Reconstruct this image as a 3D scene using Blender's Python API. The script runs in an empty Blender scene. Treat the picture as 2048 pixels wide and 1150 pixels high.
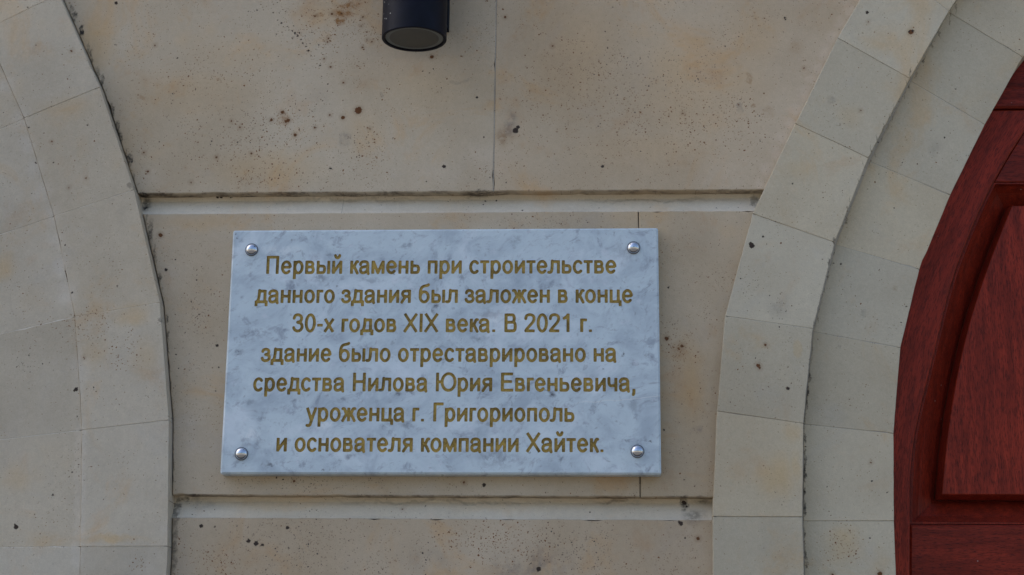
import bpy, math, random
from mathutils import Vector
random.seed(7)
SC = bpy.context.scene
C = SC.collection

# ---------------------------------------------------------------- camera
cam = bpy.data.cameras.new('camera'); camo = bpy.data.objects.new('camera', cam); C.objects.link(camo)
cp, cy_, cr = 0.25405308, 0.05942975, -0.01202423            # pitch up, yaw left, roll
from mathutils import Matrix
M = Matrix.Rotation(cy_, 3, 'Z') @ Matrix.Rotation(cp, 3, 'X') @ Matrix.Rotation(cr, 3, 'Y') @ Matrix.Rotation(math.pi/2, 3, 'X')
camo.matrix_world = Matrix.Translation((0.23666, -2.37977, 1.6)) @ M.to_4x4()
cam.sensor_width = 36.0; cam.lens = 36.0*3510.65/2048; cam.clip_start = 0.05; cam.clip_end = 2000
SC.camera = camo
# ---------------------------------------------------------------- sky, sun, exposure
SUN_EL, SUN_AZ = math.radians(46), math.radians(-80)      # azimuth from +Y (behind the building) towards +X
w = bpy.data.worlds.new('World'); SC.world = w; w.use_nodes = True
nt = w.node_tree; bg = nt.nodes['Background']
sky = nt.nodes.new('ShaderNodeTexSky'); sky.sky_type = 'NISHITA'; sky.sun_disc = False
sky.sun_elevation = SUN_EL; sky.sun_rotation = SUN_AZ; sky.air_density = 1.0; sky.dust_density = 3.0; sky.ozone_density = 2.0
nt.links.new(sky.outputs[0], bg.inputs[0]); bg.inputs[1].default_value = 0.12
sl = bpy.data.lights.new('sun', 'SUN'); sl.energy = 3.2; sl.angle = math.radians(0.5); sl.color = (1.0, .94, .85)
slo = bpy.data.objects.new('sun', sl); C.objects.link(slo)
sd = Vector((math.sin(SUN_AZ)*math.cos(SUN_EL), math.cos(SUN_AZ)*math.cos(SUN_EL), math.sin(SUN_EL)))
slo.rotation_euler = sd.to_track_quat('Z', 'Y').to_euler(); slo.location = (0, 0, 12)
SC.view_settings.view_transform = 'Standard'; SC.view_settings.look = 'None'; SC.view_settings.gamma = 1
SC.view_settings.exposure = EXPOSURE = 1.17
SC.render.engine = 'CYCLES'
SC.cycles.max_bounces = 5; SC.cycles.diffuse_bounces = 3; SC.cycles.glossy_bounces = 3

# ---------------------------------------------------------------- measured outlines (metres: x along the wall, z above ground)
T_wall = {"upper_line":[[-0.4435,2.3602],[0.0692,2.3608],[0.4456,2.3598]],"upper_low":[[-0.4379,2.3297],[0.433,2.33]],"low_line":[[-0.3696,1.926],[0.2729,1.9251],[0.37,1.9245]],"low_low":[[-0.3678,1.8972],[0.3695,1.8931]],"joint_up":[[0.0672,2.6547],[0.0667,2.3611]],"joint_mid":[[0.2725,2.328],[0.2729,1.9258]]}
T_L_out_edge = [[-0.5796,2.6641],[-0.5076,2.517],[-0.4469,2.3603],[-0.3988,2.1936],[-0.3757,2.0263],[-0.3668,1.8533],[-0.3607,1.6956]]
T_L_mid = [[-0.6862,2.6082],[-0.6162,2.4702],[-0.5602,2.3213],[-0.5186,2.1736],[-0.4966,2.0122],[-0.4868,1.852],[-0.4791,1.6945]]
T_L_in_edge = [[-0.802,2.5622],[-0.7339,2.4145],[-0.6774,2.2803],[-0.6379,2.1456],[-0.62,1.9979],[-0.6085,1.8506],[-0.5981,1.6934]]
T_R_out_edge = [[0.6272,2.7031],[0.5585,2.5829],[0.4944,2.4538],[0.4316,2.321],[0.3906,2.1736],[0.3773,2.0407],[0.3688,1.8973],[0.3674,1.7025]]
T_R_mid = [[0.787,2.7282],[0.7182,2.6224],[0.6583,2.52],[0.5954,2.4016],[0.5445,2.2783],[0.5104,2.1557],[0.4935,2.0237],[0.4884,1.8972],[0.4885,1.7037]]
T_R_mid2 = [[0.8764,2.8032],[0.7893,2.7289],[0.7218,2.6302],[0.6629,2.5247],[0.6001,2.4039],[0.5482,2.2813],[0.513,2.1564],[0.4961,2.0269],[0.4915,1.8947],[0.4917,1.7045]]
T_R_in = [[0.9627,2.7066],[0.8951,2.6528],[0.8235,2.5596],[0.7642,2.4579],[0.7107,2.3536],[0.6627,2.2454],[0.6317,2.1337],[0.6171,2.014],[0.6127,1.8953],[0.6117,1.7056]]
T_D_frame_in = [[0.9264,2.6012],[0.8365,2.4754],[0.7818,2.3868],[0.743,2.3024],[0.7185,2.2392],[0.7013,2.1768],[0.6719,2.0754],[0.6568,2.0184],[0.6494,1.962],[0.6469,1.9062],[0.6419,1.8102],[0.6394,1.7093]]
T_D_field = [[0.8164,2.3662],[0.7875,2.3004],[0.7651,2.2443],[0.7451,2.1887],[0.7268,2.1228],[0.7123,2.0577],[0.7035,2.0076],[0.6948,1.9439]]
T_D_misc = [[0.6467,1.9021],[0.6481,1.9021],[0.7973,2.5091],[0.7993,2.5435],[0.7839,2.399]]
T_lamp = [[-0.0421,2.5583],[-0.0878,2.5588],[0.0035,2.5578]]
T_plate = [[-0.0011,2.6042],[-0.0014,2.653]]
T_plaque = [[-0.3002,2.2982],[0.2995,2.2989],[0.3007,1.9526],[-0.3,1.9513]]
T_riv = [[-0.272,2.2693],[0.2652,2.2699],[-0.2718,1.9792],[0.2689,1.9839]]
T_lines = [["Первый камень при строительстве",[-0.2499,2.234],[0.2415,2.233]],["данного здания был заложен в конце",[-0.2641,2.1919],[0.2641,2.1909]],["30-х годов XIX века. В 2021 г.",[-0.2094,2.1502],[0.2075,2.1495]],["здание было отреставрировано на",[-0.2516,2.108],[0.241,2.1077]],["средства Нилова Юрия Евгеньевича,",[-0.2604,2.0663],[0.2668,2.0662]],["уроженца г. Григориополь",[-0.1852,2.0244],[0.1837,2.0243]],["и основателя компании Хайтек.",[-0.2241,1.9824],[0.2231,1.9827]]]
T_cap = [[0.1218,2.1759],[0.122,2.1497]]
T_dots = {"wall":[[-0.1308,2.4846,0.0056,"r"],[-0.153,2.4741,0.0028,"r"],[-0.0046,2.3984,0.0025,"d"],[0.2221,2.3967,0.0025,"d"],[0.0411,2.503,0.0021,"d"],[-0.0384,2.5447,0.0015,"d"],[-0.0257,2.5664,0.0028,"r"],[-0.1542,2.5281,0.0021,"r"],[-0.4014,2.569,0.0015,"d"],[-0.434,2.3939,0.002,"r"],[-0.4362,2.5891,0.0014,"r"],[-0.1676,2.3965,0.002,"d"],[-0.4992,2.6575,0.0025,"d"],[-0.335,2.4145,0.0018,"r"],[-0.1282,2.5824,0.0017,"r"],[-0.0292,2.376,0.0013,"d"],[0.0974,2.452,0.0045,"d"],[0.1009,2.4573,0.0028,"d"],[0.4863,2.6218,0.0021,"d"],[0.487,2.6187,0.0017,"d"],[0.5113,2.5435,0.0014,"r"],[0.1498,2.5815,0.0017,"r"],[0.08,2.6277,0.0021,"r"],[-0.4097,2.2982,0.0031,"r"],[-0.3985,2.2463,0.0024,"d"],[-0.3858,2.2617,0.0014,"d"],[-0.3191,2.1361,0.0024,"d"],[-0.3152,2.1045,0.0015,"d"],[-0.3767,2.1232,0.0014,"d"],[0.06,1.9407,0.0027,"d"],[0.0326,1.944,0.0021,"r"],[-0.2017,1.9453,0.002,"r"],[-0.2262,1.95,0.0015,"d"],[0.3104,2.1454,0.0029,"r"],[0.3316,2.1347,0.0024,"r"],[0.3139,2.2184,0.0017,"d"],[0.3056,2.0171,0.0021,"d"],[0.3316,1.9186,0.0042,"d"],[0.3272,1.8895,0.0031,"d"],[0.3245,1.8915,0.0021,"d"],[0.1354,1.8275,0.0034,"d"],[-0.3275,1.883,0.0028,"d"],[-0.308,1.8817,0.0017,"d"],[-0.2079,1.8815,0.0024,"d"],[-0.022,1.848,0.0017,"d"],[-0.2608,1.8629,0.0028,"d"],[-0.2503,1.8595,0.0035,"d"],[-0.2412,1.8576,0.0024,"d"],[0.3323,1.8701,0.0015,"d"],[0.3497,1.8695,0.0024,"r"],[-0.1721,2.4781,0.0014,"r"],[-0.2418,2.4826,0.0027,"r"],[-0.236,2.4687,0.0024,"r"],[-0.222,2.4479,0.0024,"r"],[-0.2332,2.4702,0.0028,"r"],[-0.2574,2.4712,0.0024,"r"],[-0.316,2.4702,0.0017,"r"],[-0.303,2.4601,0.0018,"r"],[-0.3437,2.439,0.0015,"d"],[-0.4418,2.4229,0.0018,"r"],[-0.4207,2.4388,0.0013,"d"],[-0.2842,2.4202,0.0018,"r"],[-0.1131,2.4561,0.0014,"r"],[-0.1933,2.4591,0.0018,"r"],[-0.1776,2.526,0.0014,"d"],[-0.1839,2.4998,0.0013,"d"],[-0.2007,2.3749,0.0014,"d"],[-0.169,2.3965,0.0017,"d"],[0.0551,2.3478,0.0018,"d"],[0.0715,2.3484,0.0021,"d"],[0.053,2.3419,0.0014,"d"],[-0.1611,2.6363,0.0021,"r"],[0.226,2.6032,0.0014,"d"],[0.2296,2.5775,0.0014,"d"],[0.3595,2.5282,0.0014,"d"],[0.3374,2.4758,0.0014,"r"],[0.2688,2.4779,0.0014,"d"],[0.0803,2.6058,0.0001,"d"],[0.3991,2.5778,0.0014,"d"],[-0.3701,2.3768,0.0014,"r"],[0.0847,2.3737,0.0011,"d"],[0.332,1.9485,0.0013,"d"],[0.0522,2.4418,0.0015,"d"],[-0.2327,2.6096,0.0018,"d"],[-0.2249,2.6016,0.0021,"d"],[-0.2195,2.596,0.0018,"d"],[-0.2116,2.5849,0.0017,"d"],[-0.2077,2.5786,0.002,"d"],[-0.2221,2.6063,0.0015,"d"],[-0.2036,2.5699,0.0014,"d"],[-0.1898,2.5549,0.0017,"d"],[-0.2557,2.6273,0.0014,"d"],[-0.2495,2.6224,0.0017,"d"],[-0.2404,2.6168,0.0014,"d"],[-0.2163,2.5905,0.0021,"d"],[-0.2288,2.6064,0.0022,"d"],[-0.2308,2.6174,0.0014,"d"],[-0.2996,2.6421,0.0014,"d"],[-0.2629,2.6384,0.0017,"d"],[-0.1843,2.565,0.0014,"r"],[-0.129,2.6304,0.0017,"r"],[-0.2002,2.6329,0.0018,"r"],[-0.1751,2.6357,0.0021,"r"],[-0.1801,2.5916,0.0017,"r"],[-0.1789,2.5971,0.0018,"r"],[-0.1315,2.6162,0.0014,"r"],[-0.1219,2.5941,0.0014,"r"],[-0.1145,2.5908,0.0017,"r"],[-0.1742,2.5524,0.0017,"r"]],"left":[[-0.5789,1.878,0.0034,"d"],[-0.5805,1.8807,0.0021,"d"],[-0.5094,2.0698,0.0028,"d"],[-0.512,2.0677,0.0018,"d"],[-0.531,1.922,0.0021,"d"],[-0.5409,2.2782,0.0016,"d"],[-0.5255,2.2084,0.002,"d"],[-0.4848,2.072,0.0014,"d"],[-0.6253,2.6432,0.0014,"d"],[-0.554,2.5736,0.002,"r"],[-0.5217,2.4586,0.0014,"d"],[-0.6076,2.4555,0.0016,"d"],[-0.5727,2.4338,0.0015,"r"],[-0.5937,2.402,0.0017,"d"],[-0.518,2.378,0.0014,"r"],[-0.5387,2.2399,0.0011,"d"],[-0.5014,2.1146,0.0013,"r"],[-0.5069,1.9531,0.0014,"d"],[-0.4618,2.2177,0.0013,"d"],[-0.6077,2.5836,0.001,"d"],[-0.5673,2.4018,0.0013,"d"],[-0.5417,2.3639,0.0014,"r"]],"right":[[0.6021,2.6216,0.0025,"d"],[0.6029,2.6068,0.0011,"r"],[0.6626,2.5907,0.0038,"r"],[0.6605,2.5915,0.0021,"d"],[0.6655,2.5922,0.0021,"d"],[0.4297,2.2743,0.0038,"d"],[0.4277,2.2773,0.0024,"d"],[0.4453,2.2874,0.0021,"d"],[0.445,2.1328,0.0021,"r"],[0.4347,2.104,0.0028,"r"],[0.436,2.1005,0.0021,"r"],[0.474,2.0719,0.0027,"d"],[0.4981,1.9955,0.0015,"d"],[0.585,1.9739,0.0014,"r"],[0.5853,1.9488,0.0017,"d"],[0.5909,1.8243,0.0035,"r"],[0.5284,1.8232,0.0021,"r"],[0.6275,2.2175,0.0001,"r"],[0.7258,2.5122,0.0017,"d"],[0.4893,1.8587,0.0014,"d"],[0.7067,2.4388,0.0017,"d"],[0.5541,2.2536,0.0014,"d"],[0.6318,2.3352,0.0014,"d"],[0.642,2.1918,0.0015,"d"],[0.6053,1.9334,0.0015,"d"],[0.5446,2.2551,0.0013,"d"],[0.4884,2.3648,0.0014,"d"],[0.5872,2.472,0.0013,"r"],[0.4949,1.9343,0.0015,"d"]],"groove":[[0.0542,2.3516,0.0018,"d"],[0.0706,2.3522,0.0021,"d"],[0.0521,2.3449,0.0014,"d"],[0.332,1.9202,0.0035,"d"],[-0.3347,2.3607,0.0024,"d"],[-0.3296,2.3607,0.0024,"d"],[-0.315,2.3606,0.0021,"d"],[0.3354,1.9148,0.0021,"d"],[-0.0214,1.9133,0.0011,"d"],[0.108,2.3341,0.0014,"d"],[-0.0523,1.909,0.001,"r"],[0.2044,1.9054,0.0014,"d"],[-0.18,1.9057,0.0013,"d"]]}
T_mar = [[-0.2839,2.1204,[0.0104,0.0071],"g",1],[-0.1733,2.2279,[0.0166,0.0086],"g",0.8],[0.0872,2.1669,[0.0416,0.0129],"w",0.8],[0.0698,2.174,[0.0277,0.0071],"g",0.7],[0.1529,2.062,[0.0055,0.0043],"d",1],[0.1488,2.0662,[0.0097,0.0029],"g",1],[-0.0581,2.064,[0.0062,0.0043],"d",0.8],[-0.0409,2.0654,[0.0097,0.0036],"g",0.8],[-0.0091,2.1863,[0.0049,0.0029],"d",0.9],[-0.0118,2.1813,[0.0035,0.01],"g",0.8],[0.25,2.1172,[0.0028,0.0029],"d",1],[-0.1027,2.2247,[0.0208,0.0043],"g",0.5],[-0.1318,2.0542,[0.0166,0.005],"g",0.8],[-0.1604,2.2613,[0.0111,0.0029],"g",0.6],[-0.0534,2.274,[0.0097,0.0057],"g",0.7],[0.0998,2.282,[0.0111,0.0086],"g",0.6],[0.053,2.1385,[0.0277,0.0057],"g",0.6],[0.0617,2.0231,[0.0166,0.0071],"g",0.7],[-0.0445,2.0195,[0.0139,0.0071],"g",0.7],[0.0829,1.9717,[0.0485,0.0143],"g",0.5],[-0.1221,1.9766,[0.0097,0.0071],"g",0.8],[-0.1581,2.0193,[0.0166,0.01],"w",0.8],[-0.2613,2.0053,[0.0166,0.0114],"w",0.8],[-0.2679,1.9983,[0.0097,0.0029],"g",0.7],[-0.2317,1.9639,[0.0069,0.0021],"d",0.7],[-0.1584,1.9559,[0.0028,0.0021],"d",0.9],[-0.2621,2.0499,[0.0111,0.0057],"g",0.6],[0.266,2.0476,[0.0111,0.0129],"g",0.5],[0.1642,1.9753,[0.0062,0.005],"g",0.9],[0.2464,2.2668,[0.0277,0.0143],"g",0.35],[-0.2955,2.2912,[0.0028,0.0021],"d",1],[-0.2931,2.2853,[0.0017,0.0029],"d",0.8],[-0.2153,2.2842,[0.0021,0.0021],"d",1],[0.075,2.296,[0.0021,0.0018],"d",1],[-0.1888,2.2973,[0.0021,0.0018],"d",0.8],[0.2556,1.9994,[0.0055,0.0021],"g",0.8],[0.2859,1.9995,[0.0021,0.0021],"d",0.9],[-0.0684,2.1337,[0.0028,0.0057],"g",0.8],[0.1235,1.982,[0.0028,0.0029],"d",0.6],[-0.2369,2.0752,[0.0069,0.01],"g",0.6],[0.0126,2.0822,[0.0416,0.01],"w",0.5],[0.1843,2.0822,[0.0277,0.0114],"w",0.5],[-0.2317,2.2689,[0.0416,0.0086],"w",0.5]]
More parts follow.
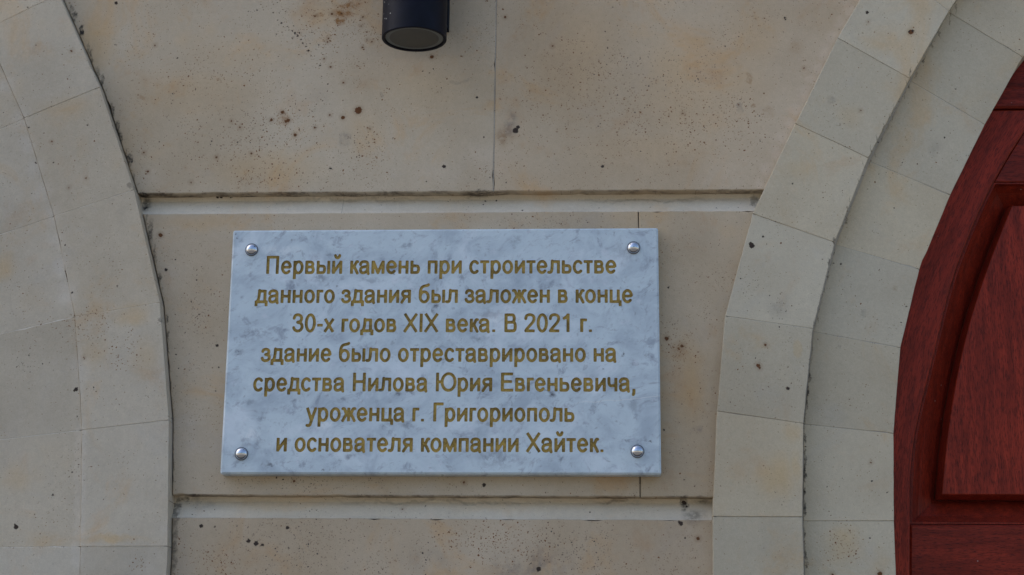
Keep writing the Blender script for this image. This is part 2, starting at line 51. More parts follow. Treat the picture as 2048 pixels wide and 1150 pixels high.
T_pat = {"wall":[[-0.3648,2.5147,[0.1386,0.05],"o",0.6],[-0.5267,2.5989,[0.0416,0.0643],"o",0.9],[-0.4831,2.4041,[0.0416,0.0857],"o",0.5],[-0.2633,2.395,[0.1109,0.0393],"o",0.6],[-0.3162,2.5728,[0.104,0.0429],"o",0.35],[-0.1203,2.4547,[0.0416,0.05],"o",0.5],[-0.1893,2.6383,[0.0624,0.0357],"o",0.6],[0.1825,2.5671,[0.0832,0.1143],"o",0.5],[0.3622,2.519,[0.1178,0.1143],"o",0.7],[0.4352,2.5875,[0.0624,0.0643],"o",0.5],[0.304,2.4209,[0.1525,0.0429],"o",0.4],[-0.0347,2.5153,[0.0901,0.0429],"o",0.25],[0.0685,2.4076,[0.0485,0.0357],"p",0.7],[-0.0173,2.3894,[0.0416,0.0214],"p",0.5],[-0.4303,2.381,[0.0347,0.0214],"p",0.6],[0.3815,2.3904,[0.0416,0.0357],"p",0.3],[-0.2413,2.471,[0.0347,0.0257],"r",1],[-0.1561,2.6418,[0.0416,0.0286],"r",1],[-0.1157,2.4242,[0.0312,0.0429],"r",0.9],[-0.2769,2.3762,[0.0416,0.0157],"r",0.9],[-0.2724,2.433,[0.1247,0.0714],"r",0.45],[-0.1845,2.6106,[0.0832,0.05],"r",0.6],[-0.1126,2.5564,[0.0347,0.0071],"r",0.8],[-0.3372,2.5495,[0.1109,0.0643],"r",0.3],[0.2187,2.4974,[0.1386,0.1071],"r",0.35],[0.3616,2.4733,[0.1109,0.0786],"r",0.5],[-0.1176,2.5979,[0.0277,0.0286],"r",0.8],[-0.2287,2.6048,[0.0333,0.0186],"k",1],[-0.2116,2.5833,[0.018,0.0257],"k",0.8],[-0.1413,2.432,[0.0277,0.0286],"k",0.5],[-0.2676,2.6433,[0.0624,0.0143],"k",0.3],[0.2836,2.5428,[0.1247,0.05],"k",0.5],[-0.3044,2.487,[0.1386,0.1071],"k",0.3],[-0.2391,2.4726,[0.0166,0.0093],"b",0.55],[0.1899,2.5054,[0.0035,0.0036],"b",0.01],[-0.161,2.634,[0.0222,0.0114],"b",1],[-0.1511,2.6481,[0.0236,0.0086],"b",0.9],[-0.1643,2.6245,[0.0083,0.0071],"b",0.9],[-0.1929,2.6344,[0.0069,0.0036],"b",0.6],[0.0865,2.4605,[0.0166,0.0286],"g",1],[0.0824,2.4453,[0.0166,0.0186],"b",0.42],[0.0087,2.528,[0.0277,0.0036],"g",0.7],[-0.0973,2.509,[0.0031,0.0036],"g",1],[0.4186,2.4826,[0.0049,0.01],"g",0.8],[-0.1488,2.4397,[0.0097,0.0143],"g",0.7],[0.3925,2.534,[0.0049,0.0064],"g",0.6],[0.4325,2.529,[0.0055,0.0086],"b",0.4],[0.4372,2.4855,[0.0042,0.0043],"b",0.5],[0.4611,2.4754,[0.0139,0.01],"b",0.3],[-0.1876,2.5014,[0.0277,0.0429],"g",0.25],[0.1239,1.8261,[0.0762,0.0429],"g",0.9],[-0.0116,1.8386,[0.0762,0.0357],"g",0.35],[-0.4494,2.5054,[0.0139,0.0043],"b",0.35],[0.4994,2.5751,[0.0139,0.0179],"b",0.25],[-0.4811,2.4385,[0.0076,0.0214],"s",1],[-0.469,2.4117,[0.0055,0.0129],"s",0.7],[-0.4321,2.3417,[0.0111,0.0129],"s",1],[-0.4403,2.3561,[0.0097,0.0064],"s",1],[-0.4249,2.2983,[0.0049,0.0286],"s",0.6],[0.3329,1.9159,[0.0069,0.0114],"s",1],[0.3461,1.9011,[0.018,0.0143],"s",0.5],[0.3532,1.9214,[0.0208,0.0071],"s",0.6],[-0.3506,1.9227,[0.018,0.0043],"s",1],[0.4368,2.347,[0.0069,0.0114],"s",0.5],[-0.3644,1.8979,[0.0069,0.0214],"s",0.6],[-0.3643,1.8501,[0.0069,0.0429],"s",0.6],[0.0478,2.3568,[0.0236,0.0036],"s",0.6],[0.1844,1.8532,[0.0901,0.0429],"k",1],[0.083,1.8627,[0.1109,0.0393],"r",0.9],[-0.2175,1.8645,[0.1247,0.0429],"k",0.7],[-0.1207,1.8447,[0.2079,0.0429],"k",0.5],[-0.3055,1.8369,[0.0554,0.0286],"r",0.8],[0.3322,2.129,[0.0249,0.0357],"r",0.8],[0.342,2.0868,[0.0277,0.0786],"o",0.8],[0.3478,2.0171,[0.0097,0.0071],"g",0.9],[0.3288,2.129,[0.0139,0.0143],"b",0.4],[-0.3535,2.3166,[0.104,0.0143],"o",0.5],[-0.35,2.1296,[0.0347,0.1429],"k",0.35],[-0.1794,1.9426,[0.1802,0.0143],"k",0.7],[0.1478,2.3176,[0.1178,0.01],"k",0.7],[0.2819,2.3095,[0.0208,0.0214],"k",0.4],[0.3587,2.2872,[0.0416,0.0357],"g",0.2],[0.5887,2.6556,[0.0132,0.0149],"p",1.0],[0.5771,2.6334,[0.0132,0.0149],"p",1.0],[0.5656,2.6112,[0.0132,0.0149],"p",1.0],[0.5541,2.5892,[0.0132,0.0149],"p",1.0],[0.5433,2.5673,[0.0132,0.0149],"p",1.0],[0.5325,2.5455,[0.0132,0.0149],"p",1.0],[0.5217,2.5238,[0.0132,0.0149],"p",1.0],[0.511,2.5022,[0.0132,0.0149],"p",1.0],[0.5003,2.4807,[0.0132,0.0149],"p",1.0],[0.4897,2.4593,[0.0132,0.0149],"p",1.0],[0.4785,2.4363,[0.0132,0.0149],"p",1.0],[0.4673,2.4135,[0.0132,0.0149],"p",1.0],[0.4561,2.3907,[0.0132,0.0149],"p",1.0],[0.4451,2.3681,[0.0132,0.0149],"p",1.0],[-0.5785,2.6758,[0.0024,0.0099],"s",0.648092724833116],[-0.5658,2.6486,[0.0027,0.007],"s",0.6957629494865378],[-0.5601,2.6376,[0.0038,0.0088],"s",0.8506772317337437],[-0.5483,2.613,[0.0048,0.0108],"s",0.9956543192393282],[-0.5355,2.5823,[0.0022,0.0124],"s",0.6134561897190761],[-0.5308,2.573,[0.0028,0.0145],"s",0.7015240277191515],[-0.5182,2.5463,[0.0033,0.0127],"s",0.7747271571610774],[-0.5117,2.5333,[0.0034,0.0119],"s",0.7874565531920839],[-0.5033,2.5093,[0.0014,0.0145],"s",0.5004808643646108],[-0.4934,2.4865,[0.0032,0.0146],"s",0.7583539169046798],[-0.4834,2.4627,[0.0043,0.0101],"s",0.9242113777123945],[-0.4762,2.4414,[0.0021,0.0151],"s",0.5988439417418469],[-0.4682,2.4204,[0.0014,0.0077],"s",0.5047486712425608],[-0.4629,2.4111,[0.0046,0.0105],"s",0.9660759493034466],[-0.4541,2.385,[0.0017,0.0111],"s",0.5453083860692559],[-0.4322,2.3226,[0.0014,0.0119],"s",0.505412177008017],[-0.4245,2.2987,[0.0033,0.0128],"s",0.8179113790819136],[-0.4176,2.2726,[0.003,0.0156],"s",0.7800398685561077],[-0.4145,2.2565,[0.0012,0.0144],"s",0.46197066900919764],[-0.4063,2.2314,[0.0033,0.0117],"s",0.8183136709766543],[-0.4033,2.2153,[0.0012,0.0142],"s",0.47005819142940974],[-0.3986,2.1975,[0.0013,0.007],"s",0.48654033981372885],[-0.3938,2.1742,[0.0037,0.0073],"s",0.8908721762287238],[-0.3927,2.156,[0.0015,0.0078],"s",0.5258155102686642],[-0.3904,2.1448,[0.0027,0.0145],"s",0.7159684346745576],[-0.3887,2.1297,[0.0021,0.0068],"s",0.6199426028806643],[-0.3852,2.1009,[0.0014,0.0146],"s",0.4992887910452268],[-0.3819,2.0783,[0.0018,0.0157],"s",0.5649523893443379],[-0.3811,2.0697,[0.0011,0.012],"s",0.4526660202222814],[-0.3791,2.0553,[0.0012,0.0102],"s",0.46753235169627044],[-0.3755,2.0281,[0.0012,0.0068],"s",0.46097915615714513],[-0.3741,2.0036,[0.0014,0.0153],"s",0.49432031785386205],[-0.3729,1.9828,[0.0015,0.0107],"s",0.514226119237036],[-0.3716,1.9687,[0.0022,0.012],"s",0.6365667067501453],[-0.3706,1.9479,[0.0021,0.0152],"s",0.6230503907380239]],"left":[[-0.4901,2.1253,[0.0277,0.0257],"o",0.9],[-0.4389,2.1756,[0.0347,0.0214],"o",0.8],[-0.4148,2.111,[0.0277,0.0429],"o",0.6],[-0.44,1.8638,[0.0624,0.0071],"o",1],[-0.6268,2.249,[0.0208,0.0257],"o",1],[-0.585,2.1977,[0.0277,0.0286],"o",0.3],[-0.5569,2.4858,[0.0554,0.0214],"o",0.4],[-0.5268,2.4281,[0.0139,0.02],"o",0.4],[-0.5856,1.9493,[0.0277,0.0286],"o",0.5],[-0.5365,1.8605,[0.0347,0.0143],"o",0.5],[-0.461,2.3223,[0.0139,0.0214],"g",0.5],[-0.4773,2.3485,[0.0111,0.0071],"g",0.4],[-0.5841,2.1004,[0.0416,0.0214],"k",0.5],[-0.5034,2.1613,[0.0624,0.0429],"r",0.4],[-0.4511,2.1253,[0.0416,0.0429],"r",0.5],[-0.4032,1.8276,[0.0208,0.0143],"r",0.6],[-0.6128,2.5367,[0.0208,0.0071],"k",0.6],[-0.494,2.278,[0.0208,0.0071],"g",0.3],[-0.6457,2.5215,[0.018,0.0204],"p",0.9],[-0.6213,2.4687,[0.018,0.0204],"p",0.9],[-0.6069,2.4314,[0.018,0.0204],"p",0.9],[-0.5927,2.3944,[0.018,0.0204],"p",0.9],[-0.5786,2.3577,[0.018,0.0204],"p",0.9],[-0.5646,2.3214,[0.018,0.0204],"p",0.9],[-0.554,2.284,[0.018,0.0204],"p",0.9],[-0.5436,2.2469,[0.018,0.0204],"p",0.9],[-0.5332,2.2101,[0.018,0.0204],"p",0.9],[-0.4994,2.0121,[0.0097,0.011],"p",0.6],[-0.4984,1.996,[0.0097,0.011],"p",0.6],[-0.4974,1.9798,[0.0097,0.011],"p",0.6],[-0.4964,1.9637,[0.0097,0.011],"p",0.6],[-0.4954,1.9477,[0.0097,0.011],"p",0.6],[-0.4945,1.9317,[0.0097,0.011],"p",0.6],[-0.4935,1.9158,[0.0097,0.011],"p",0.6],[-0.4925,1.8999,[0.0097,0.011],"p",0.6],[-0.4915,1.8841,[0.0097,0.011],"p",0.6],[-0.4905,1.8684,[0.0097,0.011],"p",0.6],[-0.4896,1.8527,[0.0097,0.011],"p",0.6],[-0.4895,1.8331,[0.0097,0.011],"p",0.6],[-0.5057,2.0968,[0.0139,0.0429],"p",0.6],[-0.3901,2.1683,[0.0083,0.0043],"s",0.5],[-0.4517,2.3656,[0.0069,0.0036],"s",0.4]],"right":[[0.5692,2.4609,[0.0111,0.0086],"k",1],[0.5469,2.489,[0.0083,0.0071],"g",0.8],[0.5728,2.4646,[0.0208,0.0214],"o",0.4],[0.4656,2.1894,[0.0208,0.0214],"k",1],[0.4656,2.1894,[0.0208,0.0214],"g",0.5],[0.4539,1.9511,[0.0347,0.0393],"o",0.9],[0.481,1.9614,[0.0139,0.0286],"o",0.7],[0.4598,1.9207,[0.0139,0.0143],"k",0.8],[0.5444,1.8643,[0.0312,0.0321],"o",0.9],[0.5444,1.8643,[0.0347,0.0357],"r",0.7],[0.5896,1.8414,[0.0173,0.0214],"o",0.6],[0.4756,2.0091,[0.0173,0.0214],"o",0.5],[0.4885,2.1271,[0.0069,0.0143],"o",0.5],[0.5473,2.1362,[0.0031,0.005],"g",1],[0.5831,2.1835,[0.0055,0.0057],"g",0.6],[0.4932,2.3869,[0.0277,0.0143],"o",0.4],[0.612,2.5667,[0.0277,0.0143],"o",0.3],[0.6969,2.4225,[0.0139,0.0143],"g",0.4],[0.4333,2.2195,[0.0277,0.0286],"k",0.5],[0.6957,2.5428,[0.0277,0.0214],"o",0.25],[0.6339,2.5818,[0.0111,0.01],"o",0.3],[0.4514,1.8538,[0.0277,0.0214],"g",0.3],[0.7325,2.6376,[0.0013,0.0131],"s",0.563314923981336],[0.7228,2.6221,[0.0011,0.0155],"s",0.5180603165365583],[0.7077,2.598,[0.0015,0.0065],"s",0.6178685894964345],[0.6965,2.5801,[0.0016,0.0066],"s",0.6347708333769712],[0.6823,2.5575,[0.0017,0.007],"s",0.6648348088734595],[0.67,2.5378,[0.0013,0.0127],"s",0.5782599950163733],[0.6604,2.5228,[0.0019,0.0133],"s",0.7123948611622907],[0.6525,2.5081,[0.0009,0.0127],"s",0.47674303584147215],[0.6339,2.4732,[0.001,0.0107],"s",0.5049546393350267],[0.6266,2.4593,[0.0011,0.0098],"s",0.5236477175735011],[0.6184,2.444,[0.0012,0.012],"s",0.5397304622948196],[0.608,2.4245,[0.0012,0.0136],"s",0.5425687134588888],[0.5992,2.4096,[0.0016,0.0133],"s",0.6289259696376607],[0.5887,2.3842,[0.001,0.0139],"s",0.4985234684506473],[0.5806,2.3648,[0.0009,0.0105],"s",0.4916804035288332],[0.5689,2.3367,[0.0009,0.0094],"s",0.4799265719201091],[0.5631,2.3222,[0.0024,0.0105],"s",0.8050238647758288],[0.551,2.2934,[0.0009,0.0096],"s",0.488612146911305],[0.5445,2.2764,[0.0025,0.0106],"s",0.8469463520334093],[0.5406,2.2627,[0.0009,0.0113],"s",0.481945204466986],[0.5354,2.2425,[0.0023,0.0142],"s",0.7841725177965178],[0.5298,2.2219,[0.001,0.0139],"s",0.5118664512568406],[0.5225,2.1938,[0.0023,0.0096],"s",0.7837745605360859],[0.5191,2.1817,[0.0011,0.0138],"s",0.5154845594766815],[0.5125,2.1587,[0.0011,0.0103],"s",0.5319816116747204],[0.5101,2.1376,[0.0012,0.015],"s",0.5546614728339357],[0.5084,2.1227,[0.0009,0.0152],"s",0.4750103228561493],[0.5052,2.093,[0.003,0.0105],"s",0.9376493171790908],[0.503,2.0733,[0.0027,0.0085],"s",0.8835135364594334],[0.5012,2.0577,[0.0024,0.0126],"s",0.807530722955649],[0.4993,2.0425,[0.0011,0.0096],"s",0.5146839619440249],[0.4974,2.0284,[0.0009,0.0119],"s",0.4772007706894877],[0.4967,2.0085,[0.0023,0.0068],"s",0.786795168385162],[0.4955,1.9804,[0.0019,0.015],"s",0.7035830480579351],[0.4949,1.9618,[0.0026,0.0118],"s",0.8594720350228627],[0.4946,1.9563,[0.0021,0.008],"s",0.7388480159469427],[0.4936,1.9334,[0.0018,0.0113],"s",0.6837298414236958],[0.4929,1.9131,[0.0028,0.0121],"s",0.8938553551996202],[0.4918,1.8957,[0.001,0.0144],"s",0.5052781848143423],[0.4927,1.8755,[0.0022,0.0097],"s",0.7657154757527966],[0.4931,1.8614,[0.0015,0.014],"s",0.6107724634372401],[0.4937,1.8438,[0.0022,0.015],"s",0.7727036028945887]],"groove":[[0.332,1.9188,[0.0055,0.0114],"s",0.8],[0.3453,1.9026,[0.0194,0.0129],"s",0.55],[0.3571,1.923,[0.018,0.0057],"s",0.7],[-0.3535,1.9229,[0.0166,0.0043],"s",0.85],[-0.3667,1.9097,[0.0069,0.0186],"s",0.7],[0.4364,2.3478,[0.0062,0.0114],"s",0.5],[-0.4342,2.3485,[0.0111,0.0143],"s",1],[0.0469,2.3576,[0.0236,0.0043],"s",0.7],[0.2895,2.3516,[0.1386,0.0036],"s",0.35],[-0.1403,2.3543,[0.1663,0.0036],"s",0.3],[0.0128,1.9189,[0.2079,0.0036],"s",0.35],[0.2384,1.9205,[0.0416,0.0043],"s",0.5],[-0.14,2.3452,[0.1386,0.0071],"p",0.6],[0.1472,2.3473,[0.0832,0.0071],"p",0.5],[-0.2218,1.9103,[0.0832,0.0086],"o",0.5],[0.0816,1.9116,[0.097,0.0086],"o",0.4],[-0.3333,1.9133,[0.0416,0.0143],"g",0.6]]}
